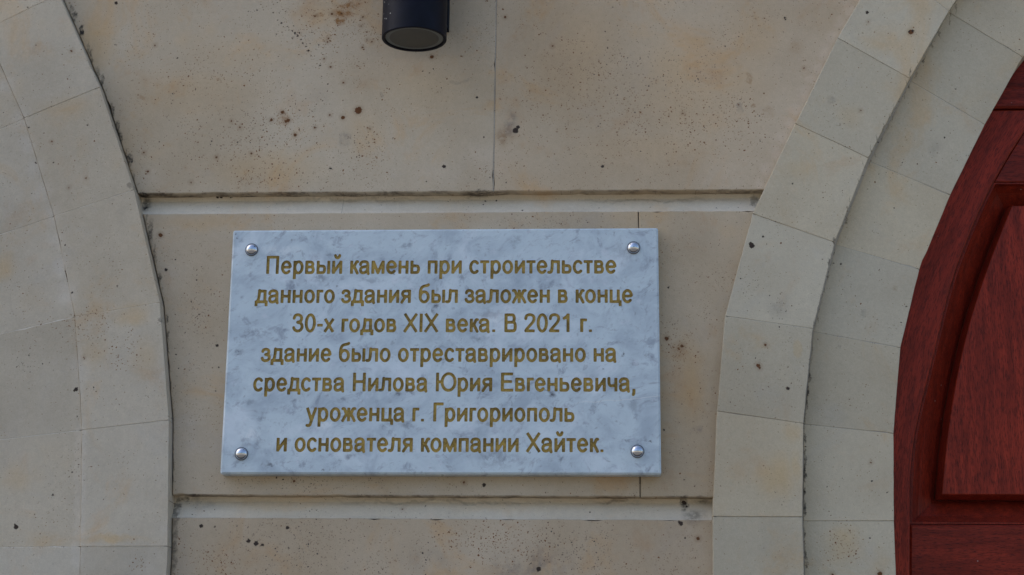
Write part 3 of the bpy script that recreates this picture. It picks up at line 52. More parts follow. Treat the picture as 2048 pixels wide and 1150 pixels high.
T_G = {"о":[24.02,["226,-19 267,-18 307,-6 343,14 379,45 410,87 433,133 450,187 458,239 457,295 447,351 429,405 404,451 373,489 339,517 301,537 255,547 207,545 167,531 129,508 95,476 66,435 45,391 30,337 23,279 24,225 33,175 51,123 77,77 111,36 147,8 187,-11","227,99 209,106 193,119 177,138 163,163 153,191 147,221 144,285 154,341 164,367 176,389 191,407 207,421 225,429 243,431 261,427 279,417 297,399 312,375 323,349 332,319 337,255 334,221 327,191 316,161 301,135 285,117 267,104 247,98"]],"с":[21.6,["213,-19 241,-19 269,-16 297,-7 323,7 348,25 373,50 393,77 400,97 395,123 383,142 363,156 341,161 323,158 307,151 275,117 255,103 235,98 215,100 195,111 179,126 163,151 151,179 139,237 138,283 141,313 149,343 160,371 173,395 189,413 218,429 233,431 247,429 273,413 309,373 325,365 343,363 363,365 380,375 393,389 401,409 403,427 397,445 376,475 351,501 327,519 301,533 271,544 243,548 201,545 159,532 125,511 90,479 61,437 39,391 24,339 17,287 17,233 28,173 43,127 68,79 99,40 134,11 171,-9"]],"е":[24.02,["225,-19 259,-19 293,-12 325,2 351,19 382,47 409,82 416,101 414,121 404,141 389,156 369,165 349,166 331,162 319,155 291,121 271,105 247,98 225,100 199,115 177,141 158,181 156,195 159,203 167,208 179,210 385,212 395,218 409,237 450,265 456,275 459,287 453,335 440,383 418,431 393,469 363,500 329,524 293,540 251,548 207,545 167,531 131,509 95,474 68,435 46,389 32,339 25,285 26,227 35,175 54,121 77,79 105,43 141,13 183,-9","173,325 161,330 158,341 162,357 174,383 187,401 203,416 219,426 235,431 263,427 289,409 312,379 326,343 323,331 309,325"]],"р":[24.02,["54,-209 137,-209 149,-206 155,-199 158,-179 158,-25 164,-7 175,-4 221,-17 261,-19 297,-12 329,2 370,33 397,65 421,105 440,151 453,205 457,271 451,333 437,385 411,443 379,486 343,518 299,540 269,547 235,547 205,542 165,528 55,529 44,525 38,515 36,-181 40,-201","239,99 223,106 207,119 193,138 180,163 165,219 162,283 172,341 193,390 205,407 221,421 235,428 251,430 269,426 285,415 300,397 314,373 332,317 336,249 326,187 316,159 303,135 289,117 273,105 255,98"]],"а":[24.02,["383,-49 407,-48 430,-37 445,-17 451,7 449,25 435,79 429,129 426,189 427,379 421,415 407,451 389,483 365,509 339,527 305,540 251,549 201,550 153,543 115,531 76,505 46,473 27,439 16,397 16,361 20,347 29,333 51,317 92,307 44,251 31,225 23,197 19,165 22,131 29,97 41,65 56,39 73,19 95,3 123,-9 169,-19 211,-18 255,-8 307,16 317,17 327,11 342,-19 353,-33 367,-43","177,99 156,107 145,127 141,169 144,183 151,195 173,208 211,219 279,229 297,225 303,209 297,183 286,159 269,137 247,118 225,106 201,99","113,318 113,323 130,357 141,401 152,415 167,425 211,433 257,430 283,422 299,403 304,385 305,369 301,359 291,351 185,333 127,318"]],"в":[22.94,["113,-9 247,-10 299,-6 331,0 357,13 379,32 397,57 413,91 424,133 427,171 415,229 384,295 385,307 400,365 400,387 396,413 382,451 361,485 337,509 309,524 279,532 239,535 123,536 53,529 44,525 38,517 36,497 37,19 41,8 49,2","177,107 164,113 159,127 158,195 165,212 183,218 259,218 281,216 293,208 302,189 306,161 301,133 291,116 281,111 267,108","213,337 175,338 161,347 158,361 159,399 162,411 169,417 191,420 249,417 263,413 273,402 278,389 279,373 276,359 269,347 251,338"]],"ы":[31.06,["110,-9 219,-10 291,-7 325,0 353,13 383,43 405,87 420,145 422,199 416,239 404,281 386,315 367,339 341,357 311,367 273,372 181,374 167,378 161,386 158,397 158,503 154,521 146,527 135,530 59,530 42,523 36,503 36,23 39,11 48,3","480,1 565,1 578,7 583,19 584,503 580,521 565,529 481,529 469,524 463,511 462,27 466,9","177,107 164,113 158,129 158,229 163,249 173,255 191,257 267,254 283,249 295,230 302,189 298,147 288,119 279,112 267,109"]],"и":[24.15,["54,1 133,0 151,6 156,15 162,43 171,59 297,242 309,255 317,258 323,253 326,237 326,31 329,11 339,2 355,0 425,0 436,3 443,8 448,33 448,497 446,515 440,525 423,530 359,530 343,529 333,524 328,515 323,489 314,473 187,289 175,275 167,272 161,278 158,293 158,499 155,519 145,528 129,530 59,530 48,527 41,522 36,497 36,29 40,9"]],"к":[18.92,["318,-27 345,-27 368,-15 386,9 391,23 392,35 322,185 295,236 269,277 266,293 321,418 331,426 369,438 389,459 397,485 391,513 371,535 341,546 299,549 281,545 265,537 245,521 227,497 181,396 173,382 167,379 162,383 159,396 158,503 153,522 145,528 131,530 63,530 47,527 38,517 36,499 36,33 39,11 49,2 67,0 137,1 147,3 154,9 158,29 159,185 163,199 171,202 182,193 196,171 285,-9 297,-20"]],"м":[29.72,["284,-15 301,-17 317,-13 333,-4 345,9 358,33 415,168 423,183 431,189 437,183 439,169 440,29 444,9 451,3 461,1 531,0 549,2 559,11 562,33 562,499 560,517 551,527 533,530 457,530 443,527 435,521 313,234 305,220 297,216 289,221 281,235 170,501 159,521 151,527 141,530 63,530 45,528 35,519 32,497 32,33 35,12 44,3 61,0 133,1 143,3 150,9 154,29 155,169 158,185 163,190 171,184 179,169 245,15 261,-4"]],"н":[23.85,["54,1 135,0 146,3 154,9 158,29 159,197 167,212 189,216 293,216 312,211 318,203 320,191 320,29 324,9 335,2 353,0 421,1 431,3 438,9 442,33 442,497 440,515 433,526 417,530 347,530 333,528 325,522 320,503 319,347 316,339 309,333 287,330 181,330 170,333 162,339 158,359 158,505 156,517 150,525 133,530 63,530 49,528 40,521 36,497 36,29 40,9"]],"ь":[22.51,["111,-9 227,-10 297,-7 329,-1 357,13 373,26 389,45 409,87 424,145 426,201 420,243 407,283 389,317 369,341 343,358 313,368 279,372 181,374 167,378 161,386 158,397 158,503 154,521 146,527 135,530 59,530 42,523 36,503 36,23 40,9 49,2","177,107 164,113 158,129 158,229 163,249 175,256 199,257 271,254 289,247 300,227 306,187 303,147 293,119 283,111 271,109"]],"п":[23.37,["54,1 139,1 150,5 156,15 158,397 161,408 166,415 189,420 289,419 302,415 308,405 310,33 313,11 323,2 341,0 411,1 421,3 428,9 432,33 432,497 430,515 423,526 411,529 351,534 123,534 55,529 40,521 36,497 36,29 40,9"]],"т":[19.79,["154,1 237,1 249,4 256,13 258,33 259,403 264,413 275,419 357,420 374,427 380,443 380,509 377,523 367,532 347,534 45,534 27,531 18,521 16,447 22,427 39,420 119,419 129,414 134,405 136,25 141,8"]],"л":[25.19,["57,-13 99,-9 137,7 164,31 185,65 200,113 212,187 219,271 225,401 232,415 249,420 327,419 339,414 345,403 346,33 349,11 359,2 375,0 445,0 456,3 463,8 468,33 468,497 466,515 460,525 447,529 389,534 231,535 217,539 189,559 167,565 138,559 115,539 107,523 103,503 102,359 97,263 90,185 80,127 73,113 63,107 17,109 -8,101 -27,83 -36,57 -31,29 -13,6 11,-5"]],"д":[25.19,["4,-127 83,-128 101,-122 108,-105 110,-21 120,-11 139,-8 377,-10 386,-15 391,-25 392,-105 395,-116 400,-123 417,-128 487,-128 501,-126 510,-119 514,-97 513,81 503,95 459,110 453,117 451,127 450,501 448,517 441,526 429,529 371,534 231,535 217,539 189,559 165,565 149,563 135,557 112,535 105,521 103,507 102,405 93,295 83,217 70,157 60,125 53,113 43,108 -1,96 -9,90 -13,79 -14,-105 -9,-120","203,107 190,113 187,125 210,249 225,405 232,415 243,419 315,418 325,409 328,393 328,139 326,119 319,110 307,107"]],"г":[15.77,["54,1 137,1 149,4 155,12 158,33 160,405 166,415 177,419 279,420 297,426 304,443 304,507 301,523 292,531 273,534 113,534 53,529 44,525 39,518 36,497 36,29 40,9"]],"з":[19.79,["170,-19 207,-18 255,-7 293,8 323,28 350,55 373,91 387,127 392,163 389,193 380,223 367,248 338,293 339,305 357,355 361,387 357,427 341,465 313,501 279,525 229,543 175,550 140,547 103,538 71,524 45,505 27,483 13,455 1,417 1,391 9,371 24,355 43,346 65,345 83,351 100,363 111,379 125,413 141,426 163,432 187,432 213,426 229,417 237,405 240,391 238,375 232,361 215,350 161,340 139,329 121,307 117,293 116,277 127,247 149,227 169,221 235,211 255,201 264,189 270,173 270,157 265,141 249,120 225,106 189,99 155,101 135,109 121,121 99,167 85,185 67,196 47,200 25,196 5,183 -7,165 -11,143 -8,119 9,77 25,51 43,31 70,11 101,-4 135,-14"]],"я":[23.41,["56,-29 89,-28 109,-17 231,171 251,191 273,199 297,197 304,191 307,183 308,27 313,8 320,3 331,0 397,0 415,2 426,9 430,33 430,497 428,515 421,526 411,529 353,535 277,538 169,530 135,522 107,509 84,491 64,465 49,437 37,401 34,369 37,339 46,309 61,279 79,255 109,227 113,215 107,199 18,57 10,39 11,19 22,-5 37,-20","249,317 189,324 167,335 158,351 155,371 159,391 168,405 189,414 237,419 285,420 302,413 306,405 308,391 308,343 304,327 299,321 289,317"]],"б":[24.75,["224,-17 273,-17 317,-6 361,19 403,57 435,105 458,163 468,219 467,273 456,329 435,379 407,423 374,457 349,475 323,489 277,502 233,504 169,491 162,499 163,517 172,545 185,571 197,587 213,599 237,609 281,621 383,641 415,657 447,683 462,709 465,725 463,739 457,753 447,766 421,781 407,782 391,780 339,751 271,739 211,724 173,710 145,695 113,669 84,631 61,587 44,535 31,455 25,331 31,211 43,153 56,119 71,91 109,42 137,18 165,1 197,-11","239,99 221,104 203,114 187,130 173,149 162,173 155,197 150,253 160,307 170,331 183,351 198,367 215,379 233,385 253,387 273,383 291,374 309,357 323,339 342,293 347,235 338,179 326,153 312,131 295,115 277,104 259,99"]],"ж":[28.9,["48,-27 63,-29 81,-27 95,-22 105,-14 195,156 209,177 219,182 225,177 227,163 229,21 232,9 239,3 255,0 325,0 337,2 346,9 350,29 351,165 353,178 359,184 369,178 383,158 476,-17 493,-26 521,-29 541,-23 559,-10 576,21 577,33 574,45 495,199 449,273 445,287 496,421 509,430 537,433 553,439 567,449 577,463 583,481 582,499 576,517 565,531 541,545 499,551 469,549 441,539 420,523 404,503 389,477 369,427 359,414 354,419 351,433 349,513 344,523 335,528 255,530 235,524 228,507 226,429 223,419 219,416 211,425 175,503 157,525 137,539 109,549 77,551 35,544 11,528 1,513 -4,497 -4,479 2,463 13,448 27,438 43,432 71,429 82,421 134,287 130,273 83,197 3,39 3,21 15,-3 29,-18"]],"ц":[24.71,["406,-131 493,-131 506,-123 510,-105 508,83 504,91 497,96 449,109 441,117 439,127 438,497 435,519 429,526 417,529 343,530 325,526 318,515 316,137 312,115 304,109 293,106 189,106 166,111 161,118 158,129 158,497 156,517 149,526 135,530 65,530 47,527 38,517 36,499 36,33 39,11 45,4 53,1 115,-8 355,-8 375,-10 383,-16 387,-27 390,-117 395,-126"]],"х":[21.6,["91,-23 101,-20 109,-12 199,128 207,138 215,141 223,139 231,131 319,-6 333,-21 343,-23 357,-17 413,18 424,31 425,41 420,53 301,241 292,261 293,273 299,285 417,471 425,489 424,499 416,509 351,550 337,552 325,544 233,401 225,392 217,388 209,390 201,399 113,536 99,551 89,552 75,547 19,511 8,499 7,489 12,477 131,289 140,269 139,257 134,245 15,58 7,41 9,29 17,20 75,-17"]],"ч":[22.51,["312,1 397,1 409,6 415,17 416,497 413,518 405,527 389,530 317,530 300,523 294,503 294,327 290,307 280,297 255,289 213,280 185,279 171,282 161,289 154,299 149,317 144,373 146,505 141,525 125,547 107,559 83,563 61,558 46,549 33,534 26,521 24,507 23,357 32,291 45,249 60,223 79,201 105,182 133,170 161,164 193,161 223,163 273,172 287,169 292,161 294,149 295,19 300,7"]],"у":[21.6,["94,-223 139,-220 161,-212 183,-200 203,-183 218,-165 245,-117 343,209 437,491 437,503 433,513 411,535 395,544 377,548 353,546 337,542 327,533 235,265 228,251 221,246 213,251 205,267 114,519 105,537 95,543 79,540 14,517 0,505 -2,495 2,481 160,33 159,13 137,-63 123,-95 115,-101 105,-105 61,-97 37,-101 14,-117 1,-141 -1,-155 2,-171 9,-187 19,-198 43,-211"]],"П":[31.06,["74,1 159,1 171,6 177,17 178,595 180,607 186,615 209,620 413,620 428,617 437,609 440,587 441,17 449,4 465,0 539,0 550,3 558,9 562,33 562,697 560,715 553,726 541,729 479,734 143,734 75,729 60,721 56,697 56,31 60,9"]],"Н":[31.19,["74,1 157,1 169,4 176,13 178,33 179,301 181,311 187,318 209,322 415,322 429,320 437,316 442,307 444,293 444,33 446,13 455,3 471,0 543,0 554,3 562,9 566,33 566,697 564,715 557,726 539,730 469,730 455,727 447,719 444,699 443,457 441,447 435,440 411,436 207,436 186,441 180,449 178,463 178,697 175,718 166,727 149,730 77,729 67,727 60,721 56,697 56,31 60,9"]],"Г":[23.41,["74,1 159,1 171,6 177,19 178,587 181,609 189,617 203,620 421,620 442,623 452,633 454,653 453,715 450,725 443,731 421,734 137,734 73,729 65,726 59,719 56,697 56,31 60,9"]],"В":[28.81,["139,-9 391,-10 435,-5 465,7 489,25 509,52 524,85 534,117 541,161 543,249 537,301 525,347 513,376 486,421 501,521 495,593 481,643 463,680 437,709 407,726 383,732 351,735 147,736 73,729 64,725 58,717 56,697 57,21 60,9 69,2","197,107 183,114 178,131 178,297 184,319 201,326 315,328 387,327 405,320 412,309 417,287 422,227 419,157 413,129 405,115 397,110 383,108","197,445 184,451 178,467 178,593 180,605 185,614 203,620 277,620 345,618 363,610 374,585 380,531 374,479 363,453 353,446 339,444"]],"Е":[28.81,["129,-7 511,-8 527,-6 537,3 540,19 540,83 536,97 527,104 507,106 201,106 190,109 183,114 178,135 178,299 180,313 187,322 209,326 471,327 481,329 488,335 492,359 491,422 486,433 477,438 207,440 186,445 180,453 178,469 178,591 181,609 190,617 205,620 495,620 515,622 525,632 528,651 527,715 524,725 517,731 495,734 137,734 73,729 65,726 59,719 56,697 56,23 60,9 69,2"]],"Ю":[43.63,["528,-15 547,-16 599,-12 647,1 697,26 737,56 775,95 808,143 829,183 847,231 860,283 867,337 867,387 861,439 850,491 832,541 807,589 777,633 737,674 693,707 653,727 585,745 539,747 489,739 439,721 401,699 349,655 313,611 283,561 262,509 241,439 227,431 196,431 183,438 178,453 178,697 175,718 167,727 153,730 83,730 65,726 58,715 56,697 56,33 60,9 67,3 77,1 147,0 165,2 175,11 178,31 179,297 182,307 189,313 217,316 231,313 240,305 259,230 281,175 312,121 349,75 390,39 436,11 485,-8","533,101 497,111 463,130 431,159 403,197 380,245 367,291 361,337 360,389 366,435 379,483 399,527 424,563 455,595 489,616 523,628 561,631 601,623 639,603 674,573 701,537 721,498 737,447 745,395 746,343 738,287 725,243 703,197 677,161 647,133 611,111 571,101"]],"Х":[28.81,["77,-23 89,-22 101,-12 265,235 275,247 283,250 293,246 303,235 472,-19 483,-24 497,-19 555,19 565,29 567,41 561,55 369,347 360,367 361,377 368,391 562,685 562,697 556,707 493,750 475,754 461,743 303,505 293,493 285,490 276,493 267,503 103,749 93,754 79,750 22,713 9,701 8,689 14,675 197,395 208,373 207,363 200,349 0,45 -1,33 7,22"]],"I":[12.01,["78,1 165,1 177,8 181,21 182,701 177,722 161,729 77,729 65,722 61,709 60,29 64,9"]],"3":[24.02,["217,-19 261,-16 307,-4 351,18 388,47 418,83 443,129 457,171 461,215 455,259 439,307 421,341 388,383 382,395 384,407 414,467 426,523 425,577 407,631 393,655 376,675 353,695 329,710 297,726 263,737 233,743 203,744 163,739 123,727 93,711 67,689 47,661 30,623 13,561 14,535 23,514 39,498 61,490 83,490 103,499 120,515 128,533 149,599 157,611 169,619 199,627 229,625 265,612 291,594 303,571 306,541 302,509 290,481 279,469 267,462 203,447 181,436 171,427 162,413 158,399 157,383 169,351 189,331 209,323 285,307 301,300 313,290 328,265 338,235 340,205 335,179 318,145 297,123 265,106 231,99 195,106 155,130 141,149 117,207 104,221 87,230 59,233 34,223 16,201 10,173 15,147 33,99 50,71 69,49 103,23 139,3 179,-12"]],"0":[24.02,["227,-21 273,-18 315,-1 353,29 391,77 423,139 444,205 458,277 463,357 458,439 446,509 426,573 400,629 365,678 347,697 321,717 279,736 239,741 191,733 153,713 115,679 85,637 59,585 38,523 25,457 18,375 20,305 29,235 45,173 73,105 109,49 145,13 185,-10","237,97 219,104 198,125 178,159 163,197 151,241 143,287 140,385 143,429 150,473 160,515 173,551 190,583 207,605 224,619 241,624 259,618 277,601 296,573 312,539 325,499 334,457 342,359 333,261 324,219 310,177 293,142 275,116 257,101"]],"2":[24.02,["60,-7 399,-8 417,-5 426,5 428,83 425,95 417,103 397,106 217,106 203,110 198,117 209,137 357,305 395,353 433,421 454,485 459,527 458,563 449,603 434,639 415,667 391,690 357,712 321,728 279,739 233,744 189,739 145,727 103,708 70,685 46,657 30,625 19,575 14,521 20,503 30,489 43,477 59,471 75,469 89,471 105,479 117,489 130,513 141,575 148,593 163,608 195,620 223,625 249,625 275,620 301,609 317,598 328,585 335,567 338,545 337,515 330,485 317,453 298,419 255,365 89,177 55,133 31,91 20,61 21,33 37,7 49,-3"]],"1":[24.02,["242,1 329,1 341,8 345,21 346,701 341,722 325,729 251,730 233,726 226,717 218,687 200,663 167,633 92,587 78,569 72,549 74,529 83,509 97,496 115,487 131,485 147,488 207,518 217,516 222,509 224,27 228,9"]],"-":[14.39,["48,215 225,214 247,217 255,225 258,237 258,301 255,317 246,325 231,328 61,328 41,325 34,319 31,307 30,239 35,222"]],".":[12.01,["78,1 157,0 175,6 180,15 182,33 182,81 176,97 167,102 149,104 83,104 67,98 60,81 61,21 66,7"]],",":[12.01,["83,-173 99,-174 113,-171 139,-153 152,-133 174,-75 183,-23 182,77 178,95 167,102 81,103 68,99 62,89 60,-33 39,-97 37,-119 41,-137 51,-154 65,-166"]]," ":[12.0096,[]],"й":[24.15,["54,1 133,0 151,6 156,15 162,43 171,59 297,242 309,255 317,258 323,253 326,237 326,31 329,11 339,2 355,0 425,0 436,3 443,8 448,33 448,497 446,515 440,525 423,530 359,530 343,529 333,524 328,515 323,489 314,473 187,289 175,275 167,272 161,278 158,293 158,499 155,519 145,528 129,530 59,530 48,527 41,522 36,497 36,29 40,9","230,587 265,588 301,599 331,619 353,645 374,689 386,733 385,749 379,765 371,778 359,788 343,795 327,797 311,794 295,786 276,765 256,717 243,708 234,711 227,718 202,773 179,791 159,797 141,795 123,786 108,771 98,747 99,723 114,679 132,643 151,621 173,605 199,593"]]}


# ---------------------------------------------------------------- node helpers
class N:
    def __init__(s, name):
        s.m = bpy.data.materials.new(name); s.m.use_nodes = True; s.t = s.m.node_tree
        s.b = s.t.nodes['Principled BSDF']
    def put(s, sock, v):
        if isinstance(v, bpy.types.NodeSocket): s.t.links.new(v, sock)
        elif v is not None: sock.default_value = v
    def math(s, op, a, b=None, c=None, clamp=False):
        n = s.t.nodes.new('ShaderNodeMath'); n.operation = op; n.use_clamp = clamp
        for i, v in enumerate((a, b, c)): s.put(n.inputs[i], v)
        return n.outputs[0]
    def vec(s, op, a, b=None, c=None):
        n = s.t.nodes.new('ShaderNodeVectorMath'); n.operation = op
        for i, v in enumerate((a, b, c)): s.put(n.inputs[i], v)
        return n.outputs['Value'] if op in ('DISTANCE', 'LENGTH', 'DOT_PRODUCT') else n.outputs[0]
    def noise(s, v, scale, detail=2, rough=.5, dist=0, col=False):
        n = s.t.nodes.new('ShaderNodeTexNoise'); s.put(n.inputs['Vector'], v); n.inputs['Scale'].default_value = scale
        n.inputs['Detail'].default_value = detail; n.inputs['Roughness'].default_value = rough; n.inputs['Distortion'].default_value = dist
        return n.outputs['Color'] if col else n.outputs[0]
    def voro(s, v, scale, feature='F1'):
        n = s.t.nodes.new('ShaderNodeTexVoronoi'); n.feature = feature; s.put(n.inputs['Vector'], v); n.inputs['Scale'].default_value = scale
        return n
    def ramp(s, v, a, b, c=0., d=1., smooth=True):
        n = s.t.nodes.new('ShaderNodeMapRange'); n.interpolation_type = 'SMOOTHSTEP' if smooth else 'LINEAR'; s.put(n.inputs[0], v)
        for i, x in enumerate((a, b, c, d)): s.put(n.inputs[i+1], x)
        return n.outputs[0]
    def mix(s, f, a, b, mode='MIX'):
        n = s.t.nodes.new('ShaderNodeMix'); n.data_type = 'RGBA'; n.blend_type = mode
        s.put(n.inputs[0], f); s.put(n.inputs[6], a if isinstance(a, bpy.types.NodeSocket) else (*a, 1)); s.put(n.inputs[7], b if isinstance(b, bpy.types.NodeSocket) else (*b, 1))
        return n.outputs[2]
    def pos(s):
        return s.t.nodes.new('ShaderNodeNewGeometry').outputs['Position']
    def sep(s, v):
        n = s.t.nodes.new('ShaderNodeSeparateXYZ'); s.put(n.inputs[0], v); return n.outputs
    def comb(s, x=0., y=0., z=0.):
        n = s.t.nodes.new('ShaderNodeCombineXYZ')
        for i, v in enumerate((x, y, z)): s.put(n.inputs[i], v)
        return n.outputs[0]
    def bump(s, h, strength, dist):
        n = s.t.nodes.new('ShaderNodeBump'); n.inputs['Strength'].default_value = strength; n.inputs['Distance'].default_value = dist
        s.put(n.inputs['Height'], h); s.put(s.b.inputs['Normal'], n.outputs[0])
    def set(s, **k):
        for a, v in k.items(): s.put(s.b.inputs[a.replace('_', ' ')], v if not (isinstance(v, tuple) and len(v) == 3) else (*v, 1))
        return s.m

def stone(name, ca, cb, key=None, specks=.05, dark=.05, ochre=.0, mott=.5):
    n = N(name); P = n.pos()
    F = n.vec('MULTIPLY', P, (1, 0, 1))                       # the face plane: stains soak into the face, whatever its relief
    big = n.noise(P, 2.3, 3, .55); mid = n.noise(P, 11, 3, .6); fine = n.noise(P, 130, 3, .65); grain = n.noise(P, 620, 1, .5)
    wob = n.vec('MULTIPLY_ADD', n.noise(P, 260, 3, .7, col=True), (.005, 0, .005), n.vec('ADD', F, (-.0025, 0, -.0025)))
    wob2 = n.vec('MULTIPLY_ADD', n.noise(P, 28, 3, .65, col=True), (.03, 0, .03), n.vec('ADD', F, (-.015, 0, -.015)))
    wob3 = n.vec('MULTIPLY_ADD', n.noise(P, 75, 3, .7, col=True), (.016, 0, .016), n.vec('ADD', F, (-.008, 0, -.008)))
    oi = n.t.nodes.new('ShaderNodeObjectInfo').outputs['Color']
    col = n.mix(n.ramp(n.math('ADD', big, n.math('MULTIPLY', mid, .35)), .5, .85), ca, cb)
    col = n.mix(1., col, oi, 'MULTIPLY')
    masks = {}
    for (x, z, (rx, rz), kind, st) in (T_pat[key] if key else []):
        d = n.vec('MULTIPLY', n.vec('SUBTRACT', wob2 if rx > .011 else wob3, (x, 0, z)), (1/rx, 0, 1/rz))
        m = n.math('MULTIPLY', n.ramp(n.vec('LENGTH', d), 1.15, .1 if rx > .011 else .6), st)
        masks[kind] = n.math('MAXIMUM', masks[kind], m) if kind in masks else m
    z0 = lambda k: masks.get(k, 0.)
    # washes
    om = n.math('MAXIMUM', z0('o'), n.math('MULTIPLY', n.ramp(n.noise(P, 5.5, 4, .65), .56, .75), ochre))
    col = n.mix(n.math('MULTIPLY', om, n.ramp(mid, .25, .75, .35, 1.)), col, n.mix(1., col, (1.03, .86, .63), 'MULTIPLY'))
    if 'p' in masks: col = n.mix(masks['p'], col, n.mix(1., col, (1.09, 1.11, 1.17), 'MULTIPLY'))
    if 'g' in masks: col = n.mix(n.math('MULTIPLY', n.math('MULTIPLY', masks['g'], n.ramp(n.noise(P, 48, 4, .7), .38, .62, .1, 1.)), n.ramp(fine, .3, .7, .2, .8)), col, (.20, .175, .16))
    if 'b' in masks: col = n.mix(n.math('MULTIPLY', masks['b'], n.ramp(fine, .40, .58, .3, 1.)), col, (.27, .125, .034))
    w1 = n.noise(n.vec('ADD', P, (4, 0, 9)), 7, 5, .68, .6); w2 = n.noise(n.vec('ADD', P, (1, 0, 5)), 16, 4, .65, .4)
    col = n.mix(n.ramp(w1, .52, .72, 0., mott), col, n.mix(1., col, (1.03, .91, .78), 'MULTIPLY'))
    col = n.mix(n.ramp(w1, .46, .28, 0., mott), col, n.mix(1., col, (.98, 1.0, 1.05), 'MULTIPLY'))
    col = n.mix(n.ramp(w2, .56, .76, 0., mott*.6), col, n.mix(1., col, (.95, .83, .74), 'MULTIPLY'))
    col = n.mix(n.ramp(w2, .44, .26, 0., mott*.7), col, n.mix(1., col, (1.06, 1.06, 1.07), 'MULTIPLY'))
    # speck fields
    def specks_layer(scale, dens, rad, c, col):
        v = n.voro(n.vec('ADD', wob, (scale*.013, 0, 0)), scale); cs = n.sep(v.outputs['Color'])
        on = n.math('LESS_THAN', cs[0], dens)
        r = n.math('MULTIPLY', cs[1], rad)
        return n.mix(n.math('MULTIPLY', on, n.ramp(v.outputs['Distance'], n.math('ADD', r, .10), r)), col, c)
    clus = n.ramp(n.noise(P, 14, 3, .6), .42, .72, .25, 1.8)
    rd = n.math('ADD', n.math('MULTIPLY', z0('r'), .75), n.math('MULTIPLY', clus, specks))
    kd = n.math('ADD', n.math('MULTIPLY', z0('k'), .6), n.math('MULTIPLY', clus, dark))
    fd = n.math('MULTIPLY', clus, specks+dark)
    col = specks_layer(760, n.math('MULTIPLY', fd, 2.2), .42, n.mix(n.ramp(mid, .35, .65), n.mix(1., col, (.62, .50, .42), 'MULTIPLY'), n.mix(1., col, (.50, .47, .46), 'MULTIPLY')), col)
    col = specks_layer(520, rd, .36, n.mix(.25, (.20, .082, .024), col), col)
    col = specks_layer(300, n.math('MULTIPLY', rd, .45), .28, (.16, .062, .018), col)
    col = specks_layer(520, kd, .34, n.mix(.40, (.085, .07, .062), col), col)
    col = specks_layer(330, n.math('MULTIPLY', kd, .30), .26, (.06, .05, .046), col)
    # underside shade painted in with grime and webs, along arrises over the recessed bands
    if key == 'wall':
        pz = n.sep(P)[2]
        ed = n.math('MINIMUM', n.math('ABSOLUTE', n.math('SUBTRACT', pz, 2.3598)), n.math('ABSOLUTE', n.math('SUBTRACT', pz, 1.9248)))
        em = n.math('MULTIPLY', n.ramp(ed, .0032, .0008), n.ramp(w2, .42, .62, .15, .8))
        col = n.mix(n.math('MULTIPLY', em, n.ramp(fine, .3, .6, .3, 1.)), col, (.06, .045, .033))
    # soot, webs; contact shade painted along the ring step; dark streaks under band tops
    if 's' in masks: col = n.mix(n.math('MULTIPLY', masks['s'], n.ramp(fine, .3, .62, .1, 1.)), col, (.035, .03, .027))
    # single spots
    for kind, c in (('r', (.10, .035, .013)), ('d', (.05, .036, .029))):
        sdf = None
        for (x, z, r, k) in (T_dots[key] if key else []):
            if k != kind: continue
            d = n.math('SUBTRACT', n.vec('DISTANCE', wob, (x, 0, z)), r*.95 if r > .0022 else r*.75)
            sdf = d if sdf is None else n.math('MINIMUM', sdf, d)
        if sdf is not None: col = n.mix(n.ramp(sdf, .0006, -.0006), col, c)
        if sdf is not None and kind == 'r': col = n.mix(n.ramp(sdf, .006, -.001, 0., .28), col, (.22, .11, .045))
    # grain
    g = n.math('ADD', n.math('MULTIPLY', grain, .22), n.math('MULTIPLY', fine, .2))
    col = n.mix(1., col, n.comb(*(n.math('ADD', g, .79),)*3), 'MULTIPLY')
    n.set(Base_Color=col, Roughness=.86, Specular_IOR_Level=.25)
    n.bump(n.math('ADD', n.math('MULTIPLY', mid, 1.2), n.math('ADD', n.math('MULTIPLY', fine, .5), n.math('MULTIPLY', grain, .25))), .35, .0025)
    return n.m

